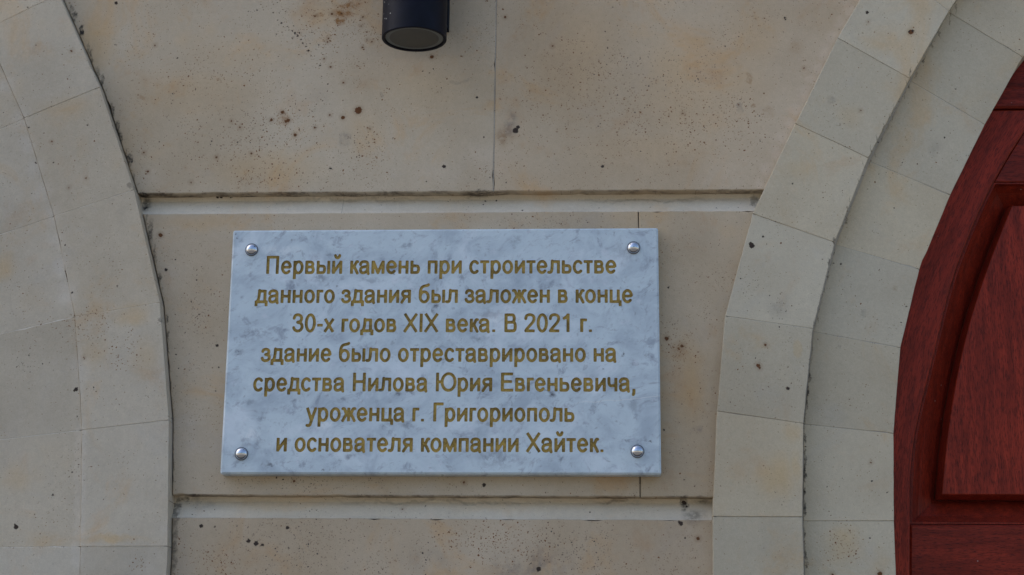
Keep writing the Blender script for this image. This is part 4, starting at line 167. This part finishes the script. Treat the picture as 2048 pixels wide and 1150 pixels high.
def wood(name, mode, seed, col_a=(.25, .026, .012), col_b=(.05, .0065, .0045)):
    n = N(name); P = n.pos(); s = n.sep(P)
    if mode == 'z':   v = n.comb(n.math('MULTIPLY', s[0], 60), n.math('MULTIPLY', s[1], 60), n.math('MULTIPLY', s[2], 7.0))
    elif mode == 'x': v = n.comb(n.math('MULTIPLY', s[0], 7.0), n.math('MULTIPLY', s[1], 60), n.math('MULTIPLY', s[2], 60))
    else:
        dx = n.math('SUBTRACT', s[0], 1.9267); dz = n.math('SUBTRACT', s[2], 1.7918)
        r = n.math('SQRT', n.math('ADD', n.math('MULTIPLY', dx, dx), n.math('MULTIPLY', dz, dz)))
        v = n.comb(n.math('MULTIPLY', r, 60), n.math('MULTIPLY', s[1], 60), n.math('MULTIPLY', n.math('ARCTAN2', dz, dx), 9.))
    v = n.vec('ADD', v, (seed, seed*1.7, seed*.3))
    wide = n.noise(v, .22, 3, .55, 1.2)                       # broad growth figure
    fl = n.math('FRACT', n.math('MULTIPLY', wide, 9.0))       # cathedral rings
    ring = n.ramp(n.math('ABSOLUTE', n.math('SUBTRACT', fl, .5)), .08, .5)
    pores = n.noise(n.vec('MULTIPLY', v, (1.5, 1.5, 1.5)), 9.0, 3, .75); streak = n.noise(v, 1.6, 3, .6)
    col = n.mix(n.ramp(streak, .3, .72), tuple(1.15*a for a in col_a), tuple(.6*a+.4*b for a, b in zip(col_a, col_b)))
    col = n.mix(n.math('MULTIPLY', ring, .16), col, col_b)
    col = n.mix(n.ramp(pores, .46, .64, 0., .8), col, col_b)
    dust = n.voro(P, 95); dc = n.sep(dust.outputs['Color'])
    col = n.mix(n.math('MULTIPLY', n.math('LESS_THAN', dc[0], .035), n.ramp(dust.outputs['Distance'], .12, .05, 0., .6)), col, (.5, .4, .36))
    n.set(Base_Color=col, Roughness=n.ramp(streak, .2, .8, .30, .46), Specular_IOR_Level=.16, Coat_Weight=.05, Coat_Roughness=.2)
    n.bump(n.math('ADD', n.math('MULTIPLY', pores, -.8), n.math('MULTIPLY', ring, .35)), .35, .0008)
    return n.m

def marble():
    n = N('plaque marble'); P = n.pos(); s = n.sep(P)
    a = math.radians(28); ca, sa = math.cos(a), math.sin(a)
    u = n.math('ADD', n.math('MULTIPLY', s[0], ca), n.math('MULTIPLY', s[2], sa)); v = n.math('SUBTRACT', n.math('MULTIPLY', s[2], ca), n.math('MULTIPLY', s[0], sa))
    D = n.vec('MULTIPLY_ADD', n.noise(P, 9, 2, .5, col=True), (.05, 0, .05), n.comb(n.math('MULTIPLY', u, .72), 0., v))
    cloud = n.noise(D, 20, 5, .66, .5); cloud2 = n.noise(n.vec('ADD', D, (3, 1, 2)), 52, 4, .68, .5); wisps = n.noise(n.vec('ADD', D, (7, 2, 5)), 34, 4, .62, 1.)
    fl = n.noise(n.vec('ADD', D, (11, 4, 1)), 130, 3, .7, .4)
    c = n.mix(n.ramp(cloud, .40, .70, 0., .8), (.585, .685, .74), (.375, .45, .525))
    c = n.mix(n.ramp(cloud2, .53, .72, 0., .75), c, (.28, .325, .40))
    c = n.mix(n.ramp(fl, .57, .74, 0., .6), c, (.26, .29, .34))
    vein = n.ramp(n.math('ABSOLUTE', n.math('SUBTRACT', wisps, .5)), .022, .0)
    c = n.mix(n.math('MULTIPLY', vein, n.ramp(cloud2, .47, .68, 0., .5)), c, (.22, .25, .30))
    c = n.mix(n.ramp(n.noise(D, 14, 4, .65), .50, .68, 0., .75), c, (.72, .80, .86))
    c = n.mix(n.ramp(n.noise(P, 60, 3, .6), .60, .74, 0., .35), c, (.72, .76, .83))
    wv = n.vec('MULTIPLY_ADD', n.noise(P, 90, 3, .7, col=True), (.016, 0, .016), n.vec('ADD', n.vec('MULTIPLY', P, (1, 0, 1)), (-.008, 0, -.008)))
    for kind, tone in (('g', (.22, .25, .30)), ('d', (.10, .10, .12)), ('w', (.80, .85, .88))):
        mk = None
        for x, z, (rx, rz), k, st in T_mar:
            if k != kind: continue
            q = n.math('MULTIPLY', n.ramp(n.vec('LENGTH', n.vec('MULTIPLY', n.vec('SUBTRACT', wv, (x, 0, z)), (1/rx, 0, 1/rz))), 1.1, .2), st)
            mk = q if mk is None else n.math('MAXIMUM', mk, q)
        c = n.mix(n.math('MULTIPLY', mk, n.ramp(n.noise(P, 110, 3, .7), .36, .6, .15, .95)), c, tone)
    spot = n.voro(n.vec('MULTIPLY_ADD', n.noise(P, 120, 2, .6, col=True), (.008, .0, .008), P), 62); sc = n.sep(spot.outputs['Color'])
    c = n.mix(n.math('MULTIPLY', n.math('LESS_THAN', sc[0], .045), n.ramp(spot.outputs['Distance'], n.math('ADD', n.math('MULTIPLY', sc[1], .16), .05), 0., 0., .75)), c, (.10, .11, .13))
    crack = n.math('ABSOLUTE', n.math('SUBTRACT', n.math('ADD', s[2], n.math('MULTIPLY', n.noise(P, 22, 3, .6), .012)), n.math('MULTIPLY_ADD', s[0], .085, 2.0395)))
    c = n.mix(n.math('MULTIPLY', n.ramp(crack, .0011, .0002), n.ramp(s[0], .16, .22, 0., .4)), c, (.80, .80, .78))
    n.set(Base_Color=c, Roughness=n.ramp(cloud2, .3, .7, .26, .36), Specular_IOR_Level=.5)
    n.b.inputs['Subsurface Weight'].default_value = .0
    n.bump(n.noise(P, 300, 2, .5), .08, .0006)
    return n.m

def gold():
    n = N('gilded paint'); P = n.pos()
    a = n.noise(P, 70, 3, .6); b = n.noise(P, 380, 2, .6)
    c = n.mix(n.ramp(n.math('ADD', n.math('MULTIPLY', a, .6), n.math('MULTIPLY', b, .4)), .36, .64), (.21, .135, .026), (.47, .32, .072))
    n.set(Base_Color=c, Roughness=.55, Metallic=.25, Specular_IOR_Level=.4); n.bump(b, .3, .0008)
    return n.m

def plain(name, col, rough, metal=0., var=.1, sc=90, **k):
    n = N(name); P = n.pos(); f = n.noise(P, sc, 3, .6)
    n.set(Base_Color=n.mix(f, tuple(c*(1-var) for c in col), tuple(c*(1+var) for c in col)), Roughness=n.ramp(f, .2, .8, rough*.9, rough*1.1), Metallic=metal, **k)
    return n.m

def lamp_paint():
    n = N('lamp paint'); P = n.pos(); s = n.sep(P)
    f = n.noise(P, 60, 3, .6)
    col = n.mix(n.ramp(f, .3, .7), (.0032, .0038, .0085), (.005, .006, .014))
    sdf = None
    for x, z, r in ((-.083, 2.607, .0006), (-.0805, 2.609, .0005), (-.073, 2.608, .0005), (-.0695, 2.604, .0005), (-.0725, 2.584, .0007), (-.0815, 2.581, .0006), (-.079, 2.579, .0007), (-.0865, 2.578, .0005), (-.084, 2.590, .0004), (-.0755, 2.599, .0003)):
        d = n.math('SUBTRACT', n.vec('DISTANCE', n.vec('MULTIPLY', P, (1, 0, 1)), (x, 0, z)), r)
        sdf = d if sdf is None else n.math('MINIMUM', sdf, d)
    col = n.mix(n.ramp(sdf, .0004, -.0003), col, (.42, .42, .40))
    n.set(Base_Color=col, Roughness=.5, Specular_IOR_Level=.16); n.bump(n.noise(P, 900, 2, .5), .12, .0004)
    return n.m

MAT = {}
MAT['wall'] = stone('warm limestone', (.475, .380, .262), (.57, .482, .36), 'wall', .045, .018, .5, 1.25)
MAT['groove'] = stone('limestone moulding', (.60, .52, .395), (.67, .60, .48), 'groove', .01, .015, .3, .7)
MAT['left'] = stone('grey limestone of window arch', (.475, .412, .315), (.56, .495, .388), 'left', .02, .012, .35, 1.)
MAT['right'] = stone('grey limestone of door arch', (.465, .402, .292), (.555, .495, .372), 'right', .015, .01, .35, 1.)
MAT['mortar'] = stone('pale mortar', (.72, .67, .58), (.60, .56, .49), None, .02, .05)
MAT['joint'] = stone('dark joint filling', (.14, .12, .10), (.22, .19, .155), None, .0, .1)
MAT['greyjoint'] = stone('grey joint filling', (.27, .245, .205), (.50, .465, .40), None, .0, .25)
MAT['core'] = stone('rough building stone', (.40, .34, .26), (.46, .40, .32), None, .03, .03)
MAT['marble'] = marble(); MAT['gold'] = gold()
MAT['steel'] = plain('polished steel', (.58, .60, .64), .045, 1., .05)
MAT['steel_rim'] = plain('dull steel rim', (.10, .10, .11), .35, .9, .1)
MAT['lamp'] = lamp_paint()
MAT['lampdark'] = plain('black gasket', (.006, .006, .006), .6)
MAT['glass'] = plain('dusty lamp glass', (.036, .038, .034), .4, 0., .18, 45)
MAT['frit'] = plain('frosted glass rim', (.135, .145, .14), .5, 0., .08, 60)
MAT['wood_z'] = wood('red varnished wood, upright grain', 'z', 3.1)
MAT['wood_x'] = wood('red varnished wood, level grain', 'x', 8.4)
MAT['wood_r'] = wood('red varnished wood, bent grain', 'r', 5.7, (.33, .034, .016), (.08, .010, .0065))
MAT['wood_f'] = wood('red varnished wood, panel grain', 'z', 12.3, (.31, .033, .0155), (.06, .0075, .005))

# ---------------------------------------------------------------- object helpers
def thing(name, label, cat, loc=(0, 0, 0), group=None):
    o = bpy.data.objects.new(name, None); o.empty_display_size = .1; C.objects.link(o); o.location = loc
    o['label'] = label; o['category'] = cat
    if group: o['group'] = group
    return o
def mesh(name, verts, faces, mat, parent=None, smooth=False, tint=None, label=None):
    off = Vector((0, 0, 0)); p = parent
    while p is not None: off += p.location; p = p.parent
    me = bpy.data.meshes.new(name); me.from_pydata([tuple(Vector(v)-off) for v in verts], [], faces); me.update()
    if smooth: me.polygons.foreach_set('use_smooth', [True]*len(me.polygons))
    me.materials.append(mat); o = bpy.data.objects.new(name, me); C.objects.link(o)
    if parent: o.parent = parent
    o.color = (*(tint or (1, 1, 1)), 1)
    if label: o['label'] = label
    return o
def area(P): return .5*sum(P[i-1][0]*P[i][1]-P[i][0]*P[i-1][1] for i in range(len(P)))
def inset(P, d):                                              # P counter-clockwise (x, z)
    out = []; n = len(P)
    for i in range(n):
        a, b, c = Vector(P[i-1]), Vector(P[i]), Vector(P[(i+1) % n])
        n1 = Vector((-(b-a).y, (b-a).x)).normalized(); n2 = Vector((-(c-b).y, (c-b).x)).normalized()
        k = 1+n1.dot(n2); m = (n1+n2)/max(k, .25)
        out.append(tuple(b+m*d))
    return out
def ragged(P, step=.012, jit=.0004, chip=.06):
    out = []; n = len(P)
    for i in range(n):
        a, b = Vector(P[i]), Vector(P[(i+1) % n]); l = (b-a).length; k = max(1, int(l/step)); nv = Vector((-(b-a).y, (b-a).x)).normalized()
        out.append(tuple(a))
        for j in range(1, k):
            e = random.uniform(-jit, jit)*.6+ (random.uniform(.4, 1.6)*jit*2.2 if random.random() < chip else 0)
            out.append(tuple(a.lerp(b, j/k)+nv*e))
    return out
def prism(name, P, yf, yb, mat, parent, bevel=.0015, jit=.0004, tilt=0., tint=None, step=.012, chip=.06, label=None, back=False):
    P = [tuple(p) for p in P]
    if area(P) < 0: P = P[::-1]
    if jit: P = ragged(P, step, jit, chip)
    cx = sum(p[0] for p in P)/len(P); cz = sum(p[1] for p in P)/len(P)
    ta, tb = random.uniform(-tilt, tilt), random.uniform(-tilt, tilt)
    Q = inset(P, bevel); n = len(P)
    V = [(x, yf+ta*(x-cx)+tb*(z-cz), z) for x, z in Q] + [(x, yf+bevel*.9+ta*(x-cx)+tb*(z-cz), z) for x, z in P] + [(x, yb, z) for x, z in P]
    Fc = [tuple(range(n))]
    for k in (0, n):
        for i in range(n):
            j = (i+1) % n; Fc.append((k+i, k+n+i, k+n+j, k+j))
    if back: Fc.append(tuple(range(2*n, 3*n))[::-1])
    return mesh(name, V, Fc, mat, parent, tint=tint, label=label)
def box(name, x0, x1, y0, y1, z0, z1, mat, parent=None, bevel=.001):
    return prism(name, [(x0, z0), (x1, z0), (x1, z1), (x0, z1)], y0, y1, mat, parent, bevel, 0, back=True)
def lathe(name, prof, cx, cy, cz, axis, mat, parent, n=48, smooth=True):   # prof: (radius, along)
    V = []; Fc = []
    for r, h in prof:
        for i in range(n):
            a = 2*math.pi*i/n; c, s = r*math.cos(a), r*math.sin(a)
            V.append((cx+c, cy+s, cz+h) if axis == 'z' else (cx+c, cy-h, cz+s))
    for k in range(len(prof)-1):
        for i in range(n):
            j = (i+1) % n; Fc.append((k*n+i, k*n+j, (k+1)*n+j, (k+1)*n+i))
    o = mesh(name, V, Fc, mat, parent, smooth=smooth)
    if smooth:
        import bmesh
        b = bmesh.new(); b.from_mesh(o.data); bmesh.ops.remove_doubles(b, verts=b.verts, dist=1e-7); bmesh.ops.recalc_face_normals(b, faces=b.faces)
        for e in b.edges:
            if len(e.link_faces) == 2 and e.calc_face_angle(0) > .6: e.smooth = False
        b.to_mesh(o.data); b.free()
    return o
def at_z(L, z):                                               # x on a polyline (x, z) at height z
    for a, b in zip(L, L[1:]):
        if (a[1]-z)*(b[1]-z) <= 0 and a[1] != b[1]: return a[0]+(b[0]-a[0])*(a[1]-z)/(a[1]-b[1])
    return (L[0] if z > L[0][1] else L[-1])[0]
def run(L, z0, z1):                                           # piece of the polyline between two heights, top first
    hi, lo = max(z0, z1), min(z0, z1)
    return [(at_z(L, hi), hi)]+[tuple(p) for p in L if lo+1e-4 < p[1] < hi-1e-4]+[(at_z(L, lo), lo)]
def tint(v=.03, c=.012):
    k = 1+random.uniform(-v, v); d = random.uniform(-c, c); return (k*(1+d), k, k*(1-1.6*d))

# ---------------------------------------------------------------- ground
def paving():
    n = N('forecourt ground with painted building shade'); P = n.pos(); d = n.vec('LENGTH', P)
    f = n.noise(P, 3, 4, .6); far = n.ramp(n.math('ADD', d, n.math('MULTIPLY', f, 1.)), 13, 13.4)  # building's shade painted as darker ground near the wall, sunlit tone beyond
    n.set(Base_Color=n.mix(n.ramp(f, .3, .7), n.mix(far, (.075, .072, .068), (.30, .26, .20)), n.mix(far, (.10, .096, .09), (.38, .33, .26))), Roughness=.9)
    return n.m
mesh('ground', [(-400, -400, 0), (400, -400, 0), (400, 400, 0), (-400, 400, 0)], [(0, 1, 2, 3)], paving())['kind'] = 'structure'

# ---------------------------------------------------------------- the wall between the two arches
wall = thing('stone_wall', 'warm beige limestone wall of large dressed blocks with recessed bands, between the two stone arches', 'wall')
ZA, ZB = 2.3602, 2.3299            # upper band: edge of the block above, edge of the block below
ZC, ZD = 1.9252, 1.8945            # lower band
TOP, LOW = 3.10, 1.4905
LE = [(-.93, 3.12), (-.6640, 2.795)]+[(x+.0009, z) for x, z in T_L_out_edge]; LE[-1] = (LE[-1][0], 1.2)
RE = [(.955, 3.12), (.709, 2.822)]+[(x+.004, z) for x, z in T_R_out_edge]; RE[-1] = (RE[-1][0], 1.2)
J1, J2, G, G1 = .0669, .2727, .0006, .0003
def block(zt, zb, xl, xr, **k):
    left = run(LE, zt, zb) if xl is None else [(xl, zt), (xl, zb)]
    right = run(RE, zt, zb) if xr is None else [(xr, zt), (xr, zb)]
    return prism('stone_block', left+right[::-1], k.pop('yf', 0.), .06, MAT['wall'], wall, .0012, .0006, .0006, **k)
block(TOP, ZA, None, J1-G1, tint=(.99, 1., 1.01))
block(TOP, ZA+.0004, J1+G1, None, tint=(1.01, .985, .96))
block(ZB, ZC, None, J2-G, tint=(.955, .95, .95))
block(ZB, ZC-.0003, J2+G, None, tint=(.965, .955, .94))
block(ZD, LOW, None, None, tint=(.97, .955, .95))
prism('joint_mortar', [(J1-.0007, ZA+.0015), (J1+.0007, ZA+.0015), (J1+.0007, TOP), (J1-.0007, TOP)], .0005, .05, MAT['greyjoint'], wall, .0001, 0)
def band(zt, zb, xs, y_top=.019):
    for x0, x1 in zip(xs, xs[1:]):
        n = 40; V = []; Fc = []
        prof = [(.055, zt+.02), (y_top, zt+.02), (y_top, zt-.006), (y_top-.005, zt-.014), (.006, zb+.004), (.0015, zb-.0004), (.055, zb-.0004)]
        for i in range(n+1):
            x = x0+.00015+(x1-x0-.0003)*i/n
            for y, z in prof: V.append((x, y+random.uniform(-.0004, .0004), z+random.uniform(-.0003, .0003)))
        m = len(prof)
        for i in range(n):
            for k in range(m-1): Fc.append((i*m+k, i*m+k+1, (i+1)*m+k+1, (i+1)*m+k))
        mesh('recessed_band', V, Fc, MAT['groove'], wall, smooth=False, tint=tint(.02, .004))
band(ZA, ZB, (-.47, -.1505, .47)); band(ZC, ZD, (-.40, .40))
_l = [(-.95, 3.1)]+[tuple(p) for p in T_L_mid]+[(-.47, 1.2)]; _r = [(1.0, 3.1)]+[tuple(p) for p in T_R_mid]+[(.48, 1.2)]
mesh('joint_filling', [(x, .028, z) for x, z in _l+_r[::-1]], [tuple(range(len(_l)+len(_r)))], MAT['joint'], wall)
box('wall_core', -16, 16, .2, 8, 0.0, 7.0, MAT['core'], wall)

# ---------------------------------------------------------------- arches: every voussoir a part
def ring(parent, A, B, jA, yf, mat, wob=.0007, gap=.00022, bev=.0009):
    """voussoirs between polyline A and polyline B with joints at the listed vertex pairs"""
    for (ia, ib), (ja, jb) in zip(jA, jA[1:]):
        P = [tuple(p) for p in A[ia:ja+1]]+[tuple(p) for p in B[ib:jb+1]][::-1]
        if area(P) < 0: P = P[::-1]
        prism('voussoir', inset(P, gap), yf+random.uniform(-wob, wob), .082, mat, parent, bev, .0003, .0012, tint=tint(.065, .02))
la = thing('stone_arch', 'pale limestone arch with mortar-smeared joints, left of the marble plaque', 'arch', (-.5, 0, 1.2), 'stone arches beside the plaque')
LO, LM, LI = T_L_out_edge, T_L_mid, T_L_in_edge
LO = [(-.6655, 2.795)]+LO; LM = [(-.768, 2.736)]+LM; LI = [(-.885, 2.69)]+LI
js = [(i, i) for i in range(8)]
ring(la, LM, LO, js, -.020, MAT['left'], .0003, .0003, .0003); ring(la, LI, LM, js, -.0186, MAT['left'], .0003, .0003, .0003)
def backing(parent, A, B, y, mat):
    n = len(A); V = [(x, y, z) for x, z in A]+[(x, y, z) for x, z in B]
    mesh('joint_mortar', V, [(i, i+1, n+i+1, n+i) for i in range(n-1)], mat, parent)
backing(la, [(x+.006, z) for x, z in LI], [(x-.004, z) for x, z in LM], -.0181, MAT['mortar'])
backing(la, [(x+.001, z) for x, z in LM], [(x-.005, z) for x, z in LO], -.0193, MAT['mortar'])

ra = thing('stone_arch', 'grey limestone arch of two stepped rings around the red wooden door', 'arch', (.5, 0, 1.2), 'stone arches beside the plaque')
RO, RM, RM2, RI = T_R_out_edge, T_R_mid, T_R_mid2, T_R_in
RO = [(.705, 2.822)]+RO
ring(ra, RO, RM, [(i, i) for i in range(9)], -.015, MAT['right'], .0005, .00028, .0006)
ring(ra, RM2, RI, [(i, i) for i in range(10)], .007, MAT['right'], .0004, .00028, .0005)
backing(ra, [(x+.005, z) for x, z in RO], [(x-.005, z) for x, z in RM], -.0143, MAT['greyjoint'])
backing(ra, [(x-.006, z) for x, z in RM2], [(x-.005, z) for x, z in RI], .0077, MAT['greyjoint'])
# ---------------------------------------------------------------- the marble plaque
plq = thing('memorial_plaque', 'white grey-veined marble plaque with gilded Cyrillic inscription, fixed to the wall by four steel caps', 'plaque', (0, -.0005, 1.952))
YF = -.022
R4 = [(-.3002, 2.2983), (-.3001, 1.9514), (.3007, 1.9526), (.2996, 2.2989)]         # counter-clockwise
def rounded(P, r, k=4):
    out = []
    for i in range(4):
        a, b, c = Vector(P[i-1]), Vector(P[i]), Vector(P[(i+1) % 4]); u, v = (a-b).normalized(), (c-b).normalized()
        for j in range(k+1):
            t = j/k; p0, p2 = b+u*r, b+v*r; out.append(tuple(p0*(1-t)**2+b*2*t*(1-t)+p2*t*t))
    return out
OUT = rounded(R4, .0035); INN = inset(OUT, .0026)
def letters():
    """closed outlines of every inscription line, in wall metres"""
    res = []
    for body, (x0, z0), (x1, z1) in T_lines:
        pen = 0; cs = []
        for ch in body:
            adv, con = T_G[{'X': 'Х', 'B': 'В'}.get(ch, ch)]
            for c in con: cs.append([(pen+int(p.split(',')[0])/20, int(p.split(',')[1])/20) for p in c.split()])
            pen += adv
        a = min(p[0] for c in cs for p in c); b = max(p[0] for c in cs for p in c); k = (x1-x0)/(b-a); kz = .000722
        res.append([[(x0+(x-a)*k, z0+(z1-z0)*(x-a)/(b-a)+z*kz) for x, z in c] for c in cs])
    return res
def filled(contours, extrude=0., fill='BOTH'):
    cu = bpy.data.curves.new('outline', 'CURVE'); cu.dimensions = '2D'; cu.fill_mode = fill; cu.extrude = extrude
    for c in contours:
        sp = cu.splines.new('POLY'); sp.points.add(len(c)-1); sp.use_cyclic_u = True
        for q, (x, z) in zip(sp.points, c): q.co = (x, z-2.1, 0, 1)
    o = bpy.data.objects.new('outline', cu); C.objects.link(o); dg = bpy.context.evaluated_depsgraph_get(); dg.update()
    me = bpy.data.meshes.new_from_object(o.evaluated_get(dg), depsgraph=dg)
    V = [tuple(v.co) for v in me.vertices]; Fc = [tuple(p.vertices) for p in me.polygons]
    bpy.data.objects.remove(o); bpy.data.curves.remove(cu); bpy.data.meshes.remove(me)
    return [(x, z+2.1, d) for x, z, d in V], Fc
LET = letters()
DEP = .0014
V, Fc = filled([INN]+[c for l in LET for c in l])
V = [(x, YF, z) for x, z, d in V]
nb = len(V); n = len(OUT)
V += [(x, YF, z) for x, z in INN]+[(x, YF+.0024, z) for x, z in OUT]+[(x, -.0005, z) for x, z in OUT]+[(x, YF+.0035, z) for x, z in INN]
for k in (0, 1):
    for i in range(n): j = (i+1) % n; Fc.append((nb+k*n+i, nb+(k+1)*n+i, nb+(k+1)*n+j, nb+k*n+j))
Fc.append(tuple(range(nb+2*n, nb+3*n))); Fc.append(tuple(range(nb+3*n, nb+4*n)))
mesh('marble_slab', V, Fc, MAT['marble'], plq)
for l in LET:
    V, Fc = filled(l, DEP/2, 'BACK')
    mesh('inscription_line', [(x, YF+DEP/2-d, z) for x, z, d in V], Fc, MAT['gold'], plq)
for x, z in T_riv:
    r = .0092; prof = [(r, -.0006), (r, .0012)]
    c = lathe('steel_cap', [(r*.985, .0016)]+[(r*.94*math.sin(a), .0014+.0052*(math.cos(a)-math.cos(1.15))/(1-math.cos(1.15))) for a in [1.15*k/10/1. for k in range(10, -1, -1)]][0:0] +
              [(r*.91*math.sin(1.12*(10-k)/10)/math.sin(1.12)+1e-6, .0019+.0050*(math.cos(1.12*(10-k)/10)-math.cos(1.12))/(1-math.cos(1.12))) for k in range(11)], x, YF, z, 'y', MAT['steel'], plq, 40)
    lathe('cap_rim', [(r, -.0005), (r, .0012), (r*.96, .0020), (r*.91, .0021), (r*.89, .0010)], x, YF, z, 'y', MAT['steel_rim'], c, 40)

# ---------------------------------------------------------------- the wall lamp above the plaque
lx, ly, lz, lr = -.0422, -.085, 2.5583, .0457
lamp = thing('wall_lamp', 'black cylindrical downlight lamp on the wall above the plaque', 'lamp', (lx, -.0005, lz))
lathe('housing', [(lr*.905, .010), (lr*.905, .0008), (lr*.925, 0), (lr*.985, 0), (lr, .0008), (lr, .215), (lr*.985, .216), (lr*.925, .216), (lr*.905, .210)], lx, ly, lz, 'z', MAT['lamp'], lamp, 72)
gl = lathe('glass', [(1e-6, .0022), (lr*.76, .0022)], lx, ly, lz, 'z', MAT['glass'], lamp, 64, False)
lathe('glass_rim', [(lr*.76, .0021), (lr*.885, .0021), (lr*.885, .0045)], lx, ly, lz, 'z', MAT['frit'], gl, 64, False)
lathe('gasket', [(lr*.885, .0030), (lr*.91, .0030)], lx, ly, lz, 'z', MAT['lampdark'], lamp, 64, False)
lathe('top_cover', [(1e-6, .2135), (lr*.91, .2135)], lx, ly, lz, 'z', MAT['lampdark'], lamp, 64, False)
box('mounting_plate', lx-.0412, -.0012, -.011, -.0004, 2.6045, 2.735, MAT['lamp'], lamp, .0015)
box('bracket_arm', lx-.018, lx+.018, -.0415, -.0105, 2.640, 2.70, MAT['lamp'], lamp, .001)
sc = lathe('screw', [(.0022, 0), (.0022, .0012), (.0012, .002), (1e-6, .0021)], -.0055, -.0110, 2.6098, 'y', MAT['steel_rim'], lamp, 16)

# ---------------------------------------------------------------- the red door in the right arch
door = thing('wooden_door', 'dark red varnished wooden door with bent frame and raised panel, inside the stone arch', 'door', (1.1, .085, 1.2))
FI = [(.985, 2.66)]+T_D_frame_in
ZT, ZR, ZM = 2.5085, 1.9012, 2.3990                            # under the transom, top of lock rail, under the top rail
FO = [(x-.028, z) for x, z in T_R_in]
def resample(L, n):
    L = [Vector(p) for p in L]; d = [0]
    for a, b in zip(L, L[1:]): d.append(d[-1]+(b-a).length)
    out = []; k = 0
    for i in range(n+1):
        t = d[-1]*i/n
        while k < len(L)-2 and d[k+1] < t: k += 1
        out.append(tuple(L[k].lerp(L[k+1], (t-d[k])/max(d[k+1]-d[k], 1e-9))))
    return out
def smooth(L, it=2):
    for _ in range(it):
        L = [L[0]]+[p for a, b in zip(L, L[1:]) for p in ((a[0]*.75+b[0]*.25, a[1]*.75+b[1]*.25), (a[0]*.25+b[0]*.75, a[1]*.25+b[1]*.75))]+[L[-1]]
    return L
FI = smooth(FI)
prism('arched_frame', run(FO, ZT, 1.70)+run(FI, ZT, 1.70)[::-1], .085, .14, MAT['wood_r'], door, .0022, 0)
FIS = [(x+.0006, z) for x, z in FI]
fr_ = [(x+.16, z) for x, z in T_R_in]
prism('upper_frame', run(FO, 2.80, 2.545)+run(fr_, 2.80, 2.545)[::-1], .098, .14, MAT['wood_x'], door, .002, 0)
XR = 1.50
prism('transom_bar', [(.70, 2.5105), (1.70, 2.5105), (1.70, 2.5435), (.72, 2.5435)], .082, .14, MAT['wood_x'], door, .003, 0)
prism('top_rail', run(FIS, ZT-.001, ZM)+[(XR, ZM), (XR, ZT-.001)], .091, .14, MAT['wood_x'], door, .0015, 0)
prism('lock_rail', run(FIS, ZR-.0005, 1.70)+[(XR, 1.70), (XR, ZR-.0005)], .088, .14, MAT['wood_x'], door, .003, 0)
box('meeting_stile', XR+.001, XR+.12, .086, .14, 1.2, 2.507, MAT['wood_z'], door, .003)
# raised panel: field, sloping margin, moulding
fl = smooth([tuple(p) for p in T_D_field], 1)
def frame4(L, zb, zt, xr, n=28):
    l = resample(L, n); return l+resample([(L[-1][0], zb), (xr, zb)], 6)[1:]+resample([(xr, zb), (xr, zt)], 6)[1:]+resample([(xr, zt), (L[0][0], zt)], 6)[1:-1]
fld = frame4(fl, T_D_field[-1][1], T_D_field[0][1], XR-.045)
ol = run(FIS, ZM-.0005, ZR)
ou = frame4(ol, ZR, ZM-.0005, XR)
def between(P, yp, Q, yq, t): return [(a[0]+(b[0]-a[0])*t, yp+(yq-yp)*t, a[1]+(b[1]-a[1])*t) for a, b in zip(P, Q)]
m = len(fld)
def strip(rings):
    V = [v for r in rings for v in r]; Fc = []
    for k in range(len(rings)-1):
        for i in range(m): j = (i+1) % m; Fc.append((k*m+i, k*m+j, (k+1)*m+j, (k+1)*m+i))
    return V, Fc
mid = [(a[0]+(b[0]-a[0])*.10, a[1]+(b[1]-a[1])*.10) for a, b in zip(fld, ou)]
mid2 = [(a[0]+(b[0]-a[0])*.24, a[1]+(b[1]-a[1])*.24) for a, b in zip(fld, ou)]
V, Fc = strip([[(x, .1005, z) for x, z in inset(fld, .0012)], [(x, .1018, z) for x, z in fld], [(x, .124, z) for x, z in mid], [(x, .132, z) for x, z in mid]]); V = V; Fc.append(tuple(range(m)))
mesh('raised_panel', V, Fc, MAT['wood_f'], door)
md = lambda t: [(a[0]+(b[0]-a[0])*t, a[1]+(b[1]-a[1])*t) for a, b in zip(fld, ou)]
V, Fc = strip([[(x, .134, z) for x, z in mid], [(x, .126, z) for x, z in mid2], [(x, .110, z) for x, z in md(.68)], [(x, .0985, z) for x, z in md(.90)], [(x, .0915, z) for x, z in md(.93)], [(x, .0915, z) for x, z in md(.985)], [(x, .13, z) for x, z in ou]])
mesh('panel_moulding', V, Fc, MAT['wood_z'], door)

# ---------------------------------------------------------------- trees across the street, mirrored in the polished caps
def treeline():
    V = []; Fc = []
    for k in range(16):
        a = math.radians(200+k*9.4+random.uniform(-3, 3)); d = random.uniform(24, 36); cx, cy = d*math.cos(a), d*math.sin(a)
        h = random.uniform(6, 15); r = h*random.uniform(.16, .32)
        for q in range(420):
            t = random.random()**.8; z = .8+h*t; rr = r*(1-t)**.6*math.sqrt(random.random())+.2; b = random.uniform(0, 6.283)
            c = Vector((cx+rr*math.cos(b), cy+rr*math.sin(b), z)); u = Vector((random.gauss(0, 1), random.gauss(0, 1), random.gauss(0, 1))).normalized(); v = u.orthogonal().normalized(); s = random.uniform(.2, .5)
            i = len(V); V += [tuple(c+u*s), tuple(c+v*s*.7), tuple(c-u*s), tuple(c-v*s*.7)]; Fc.append((i, i+1, i+2, i+3))
    o = mesh('treeline', V, Fc, plain('dark foliage', (.05, .075, .03), .8, 0., .4, 1)); o['kind'] = 'stuff'
    o['label'] = 'far row of dark trees across the street, mirrored in the steel caps'; o['category'] = 'trees'
treeline()
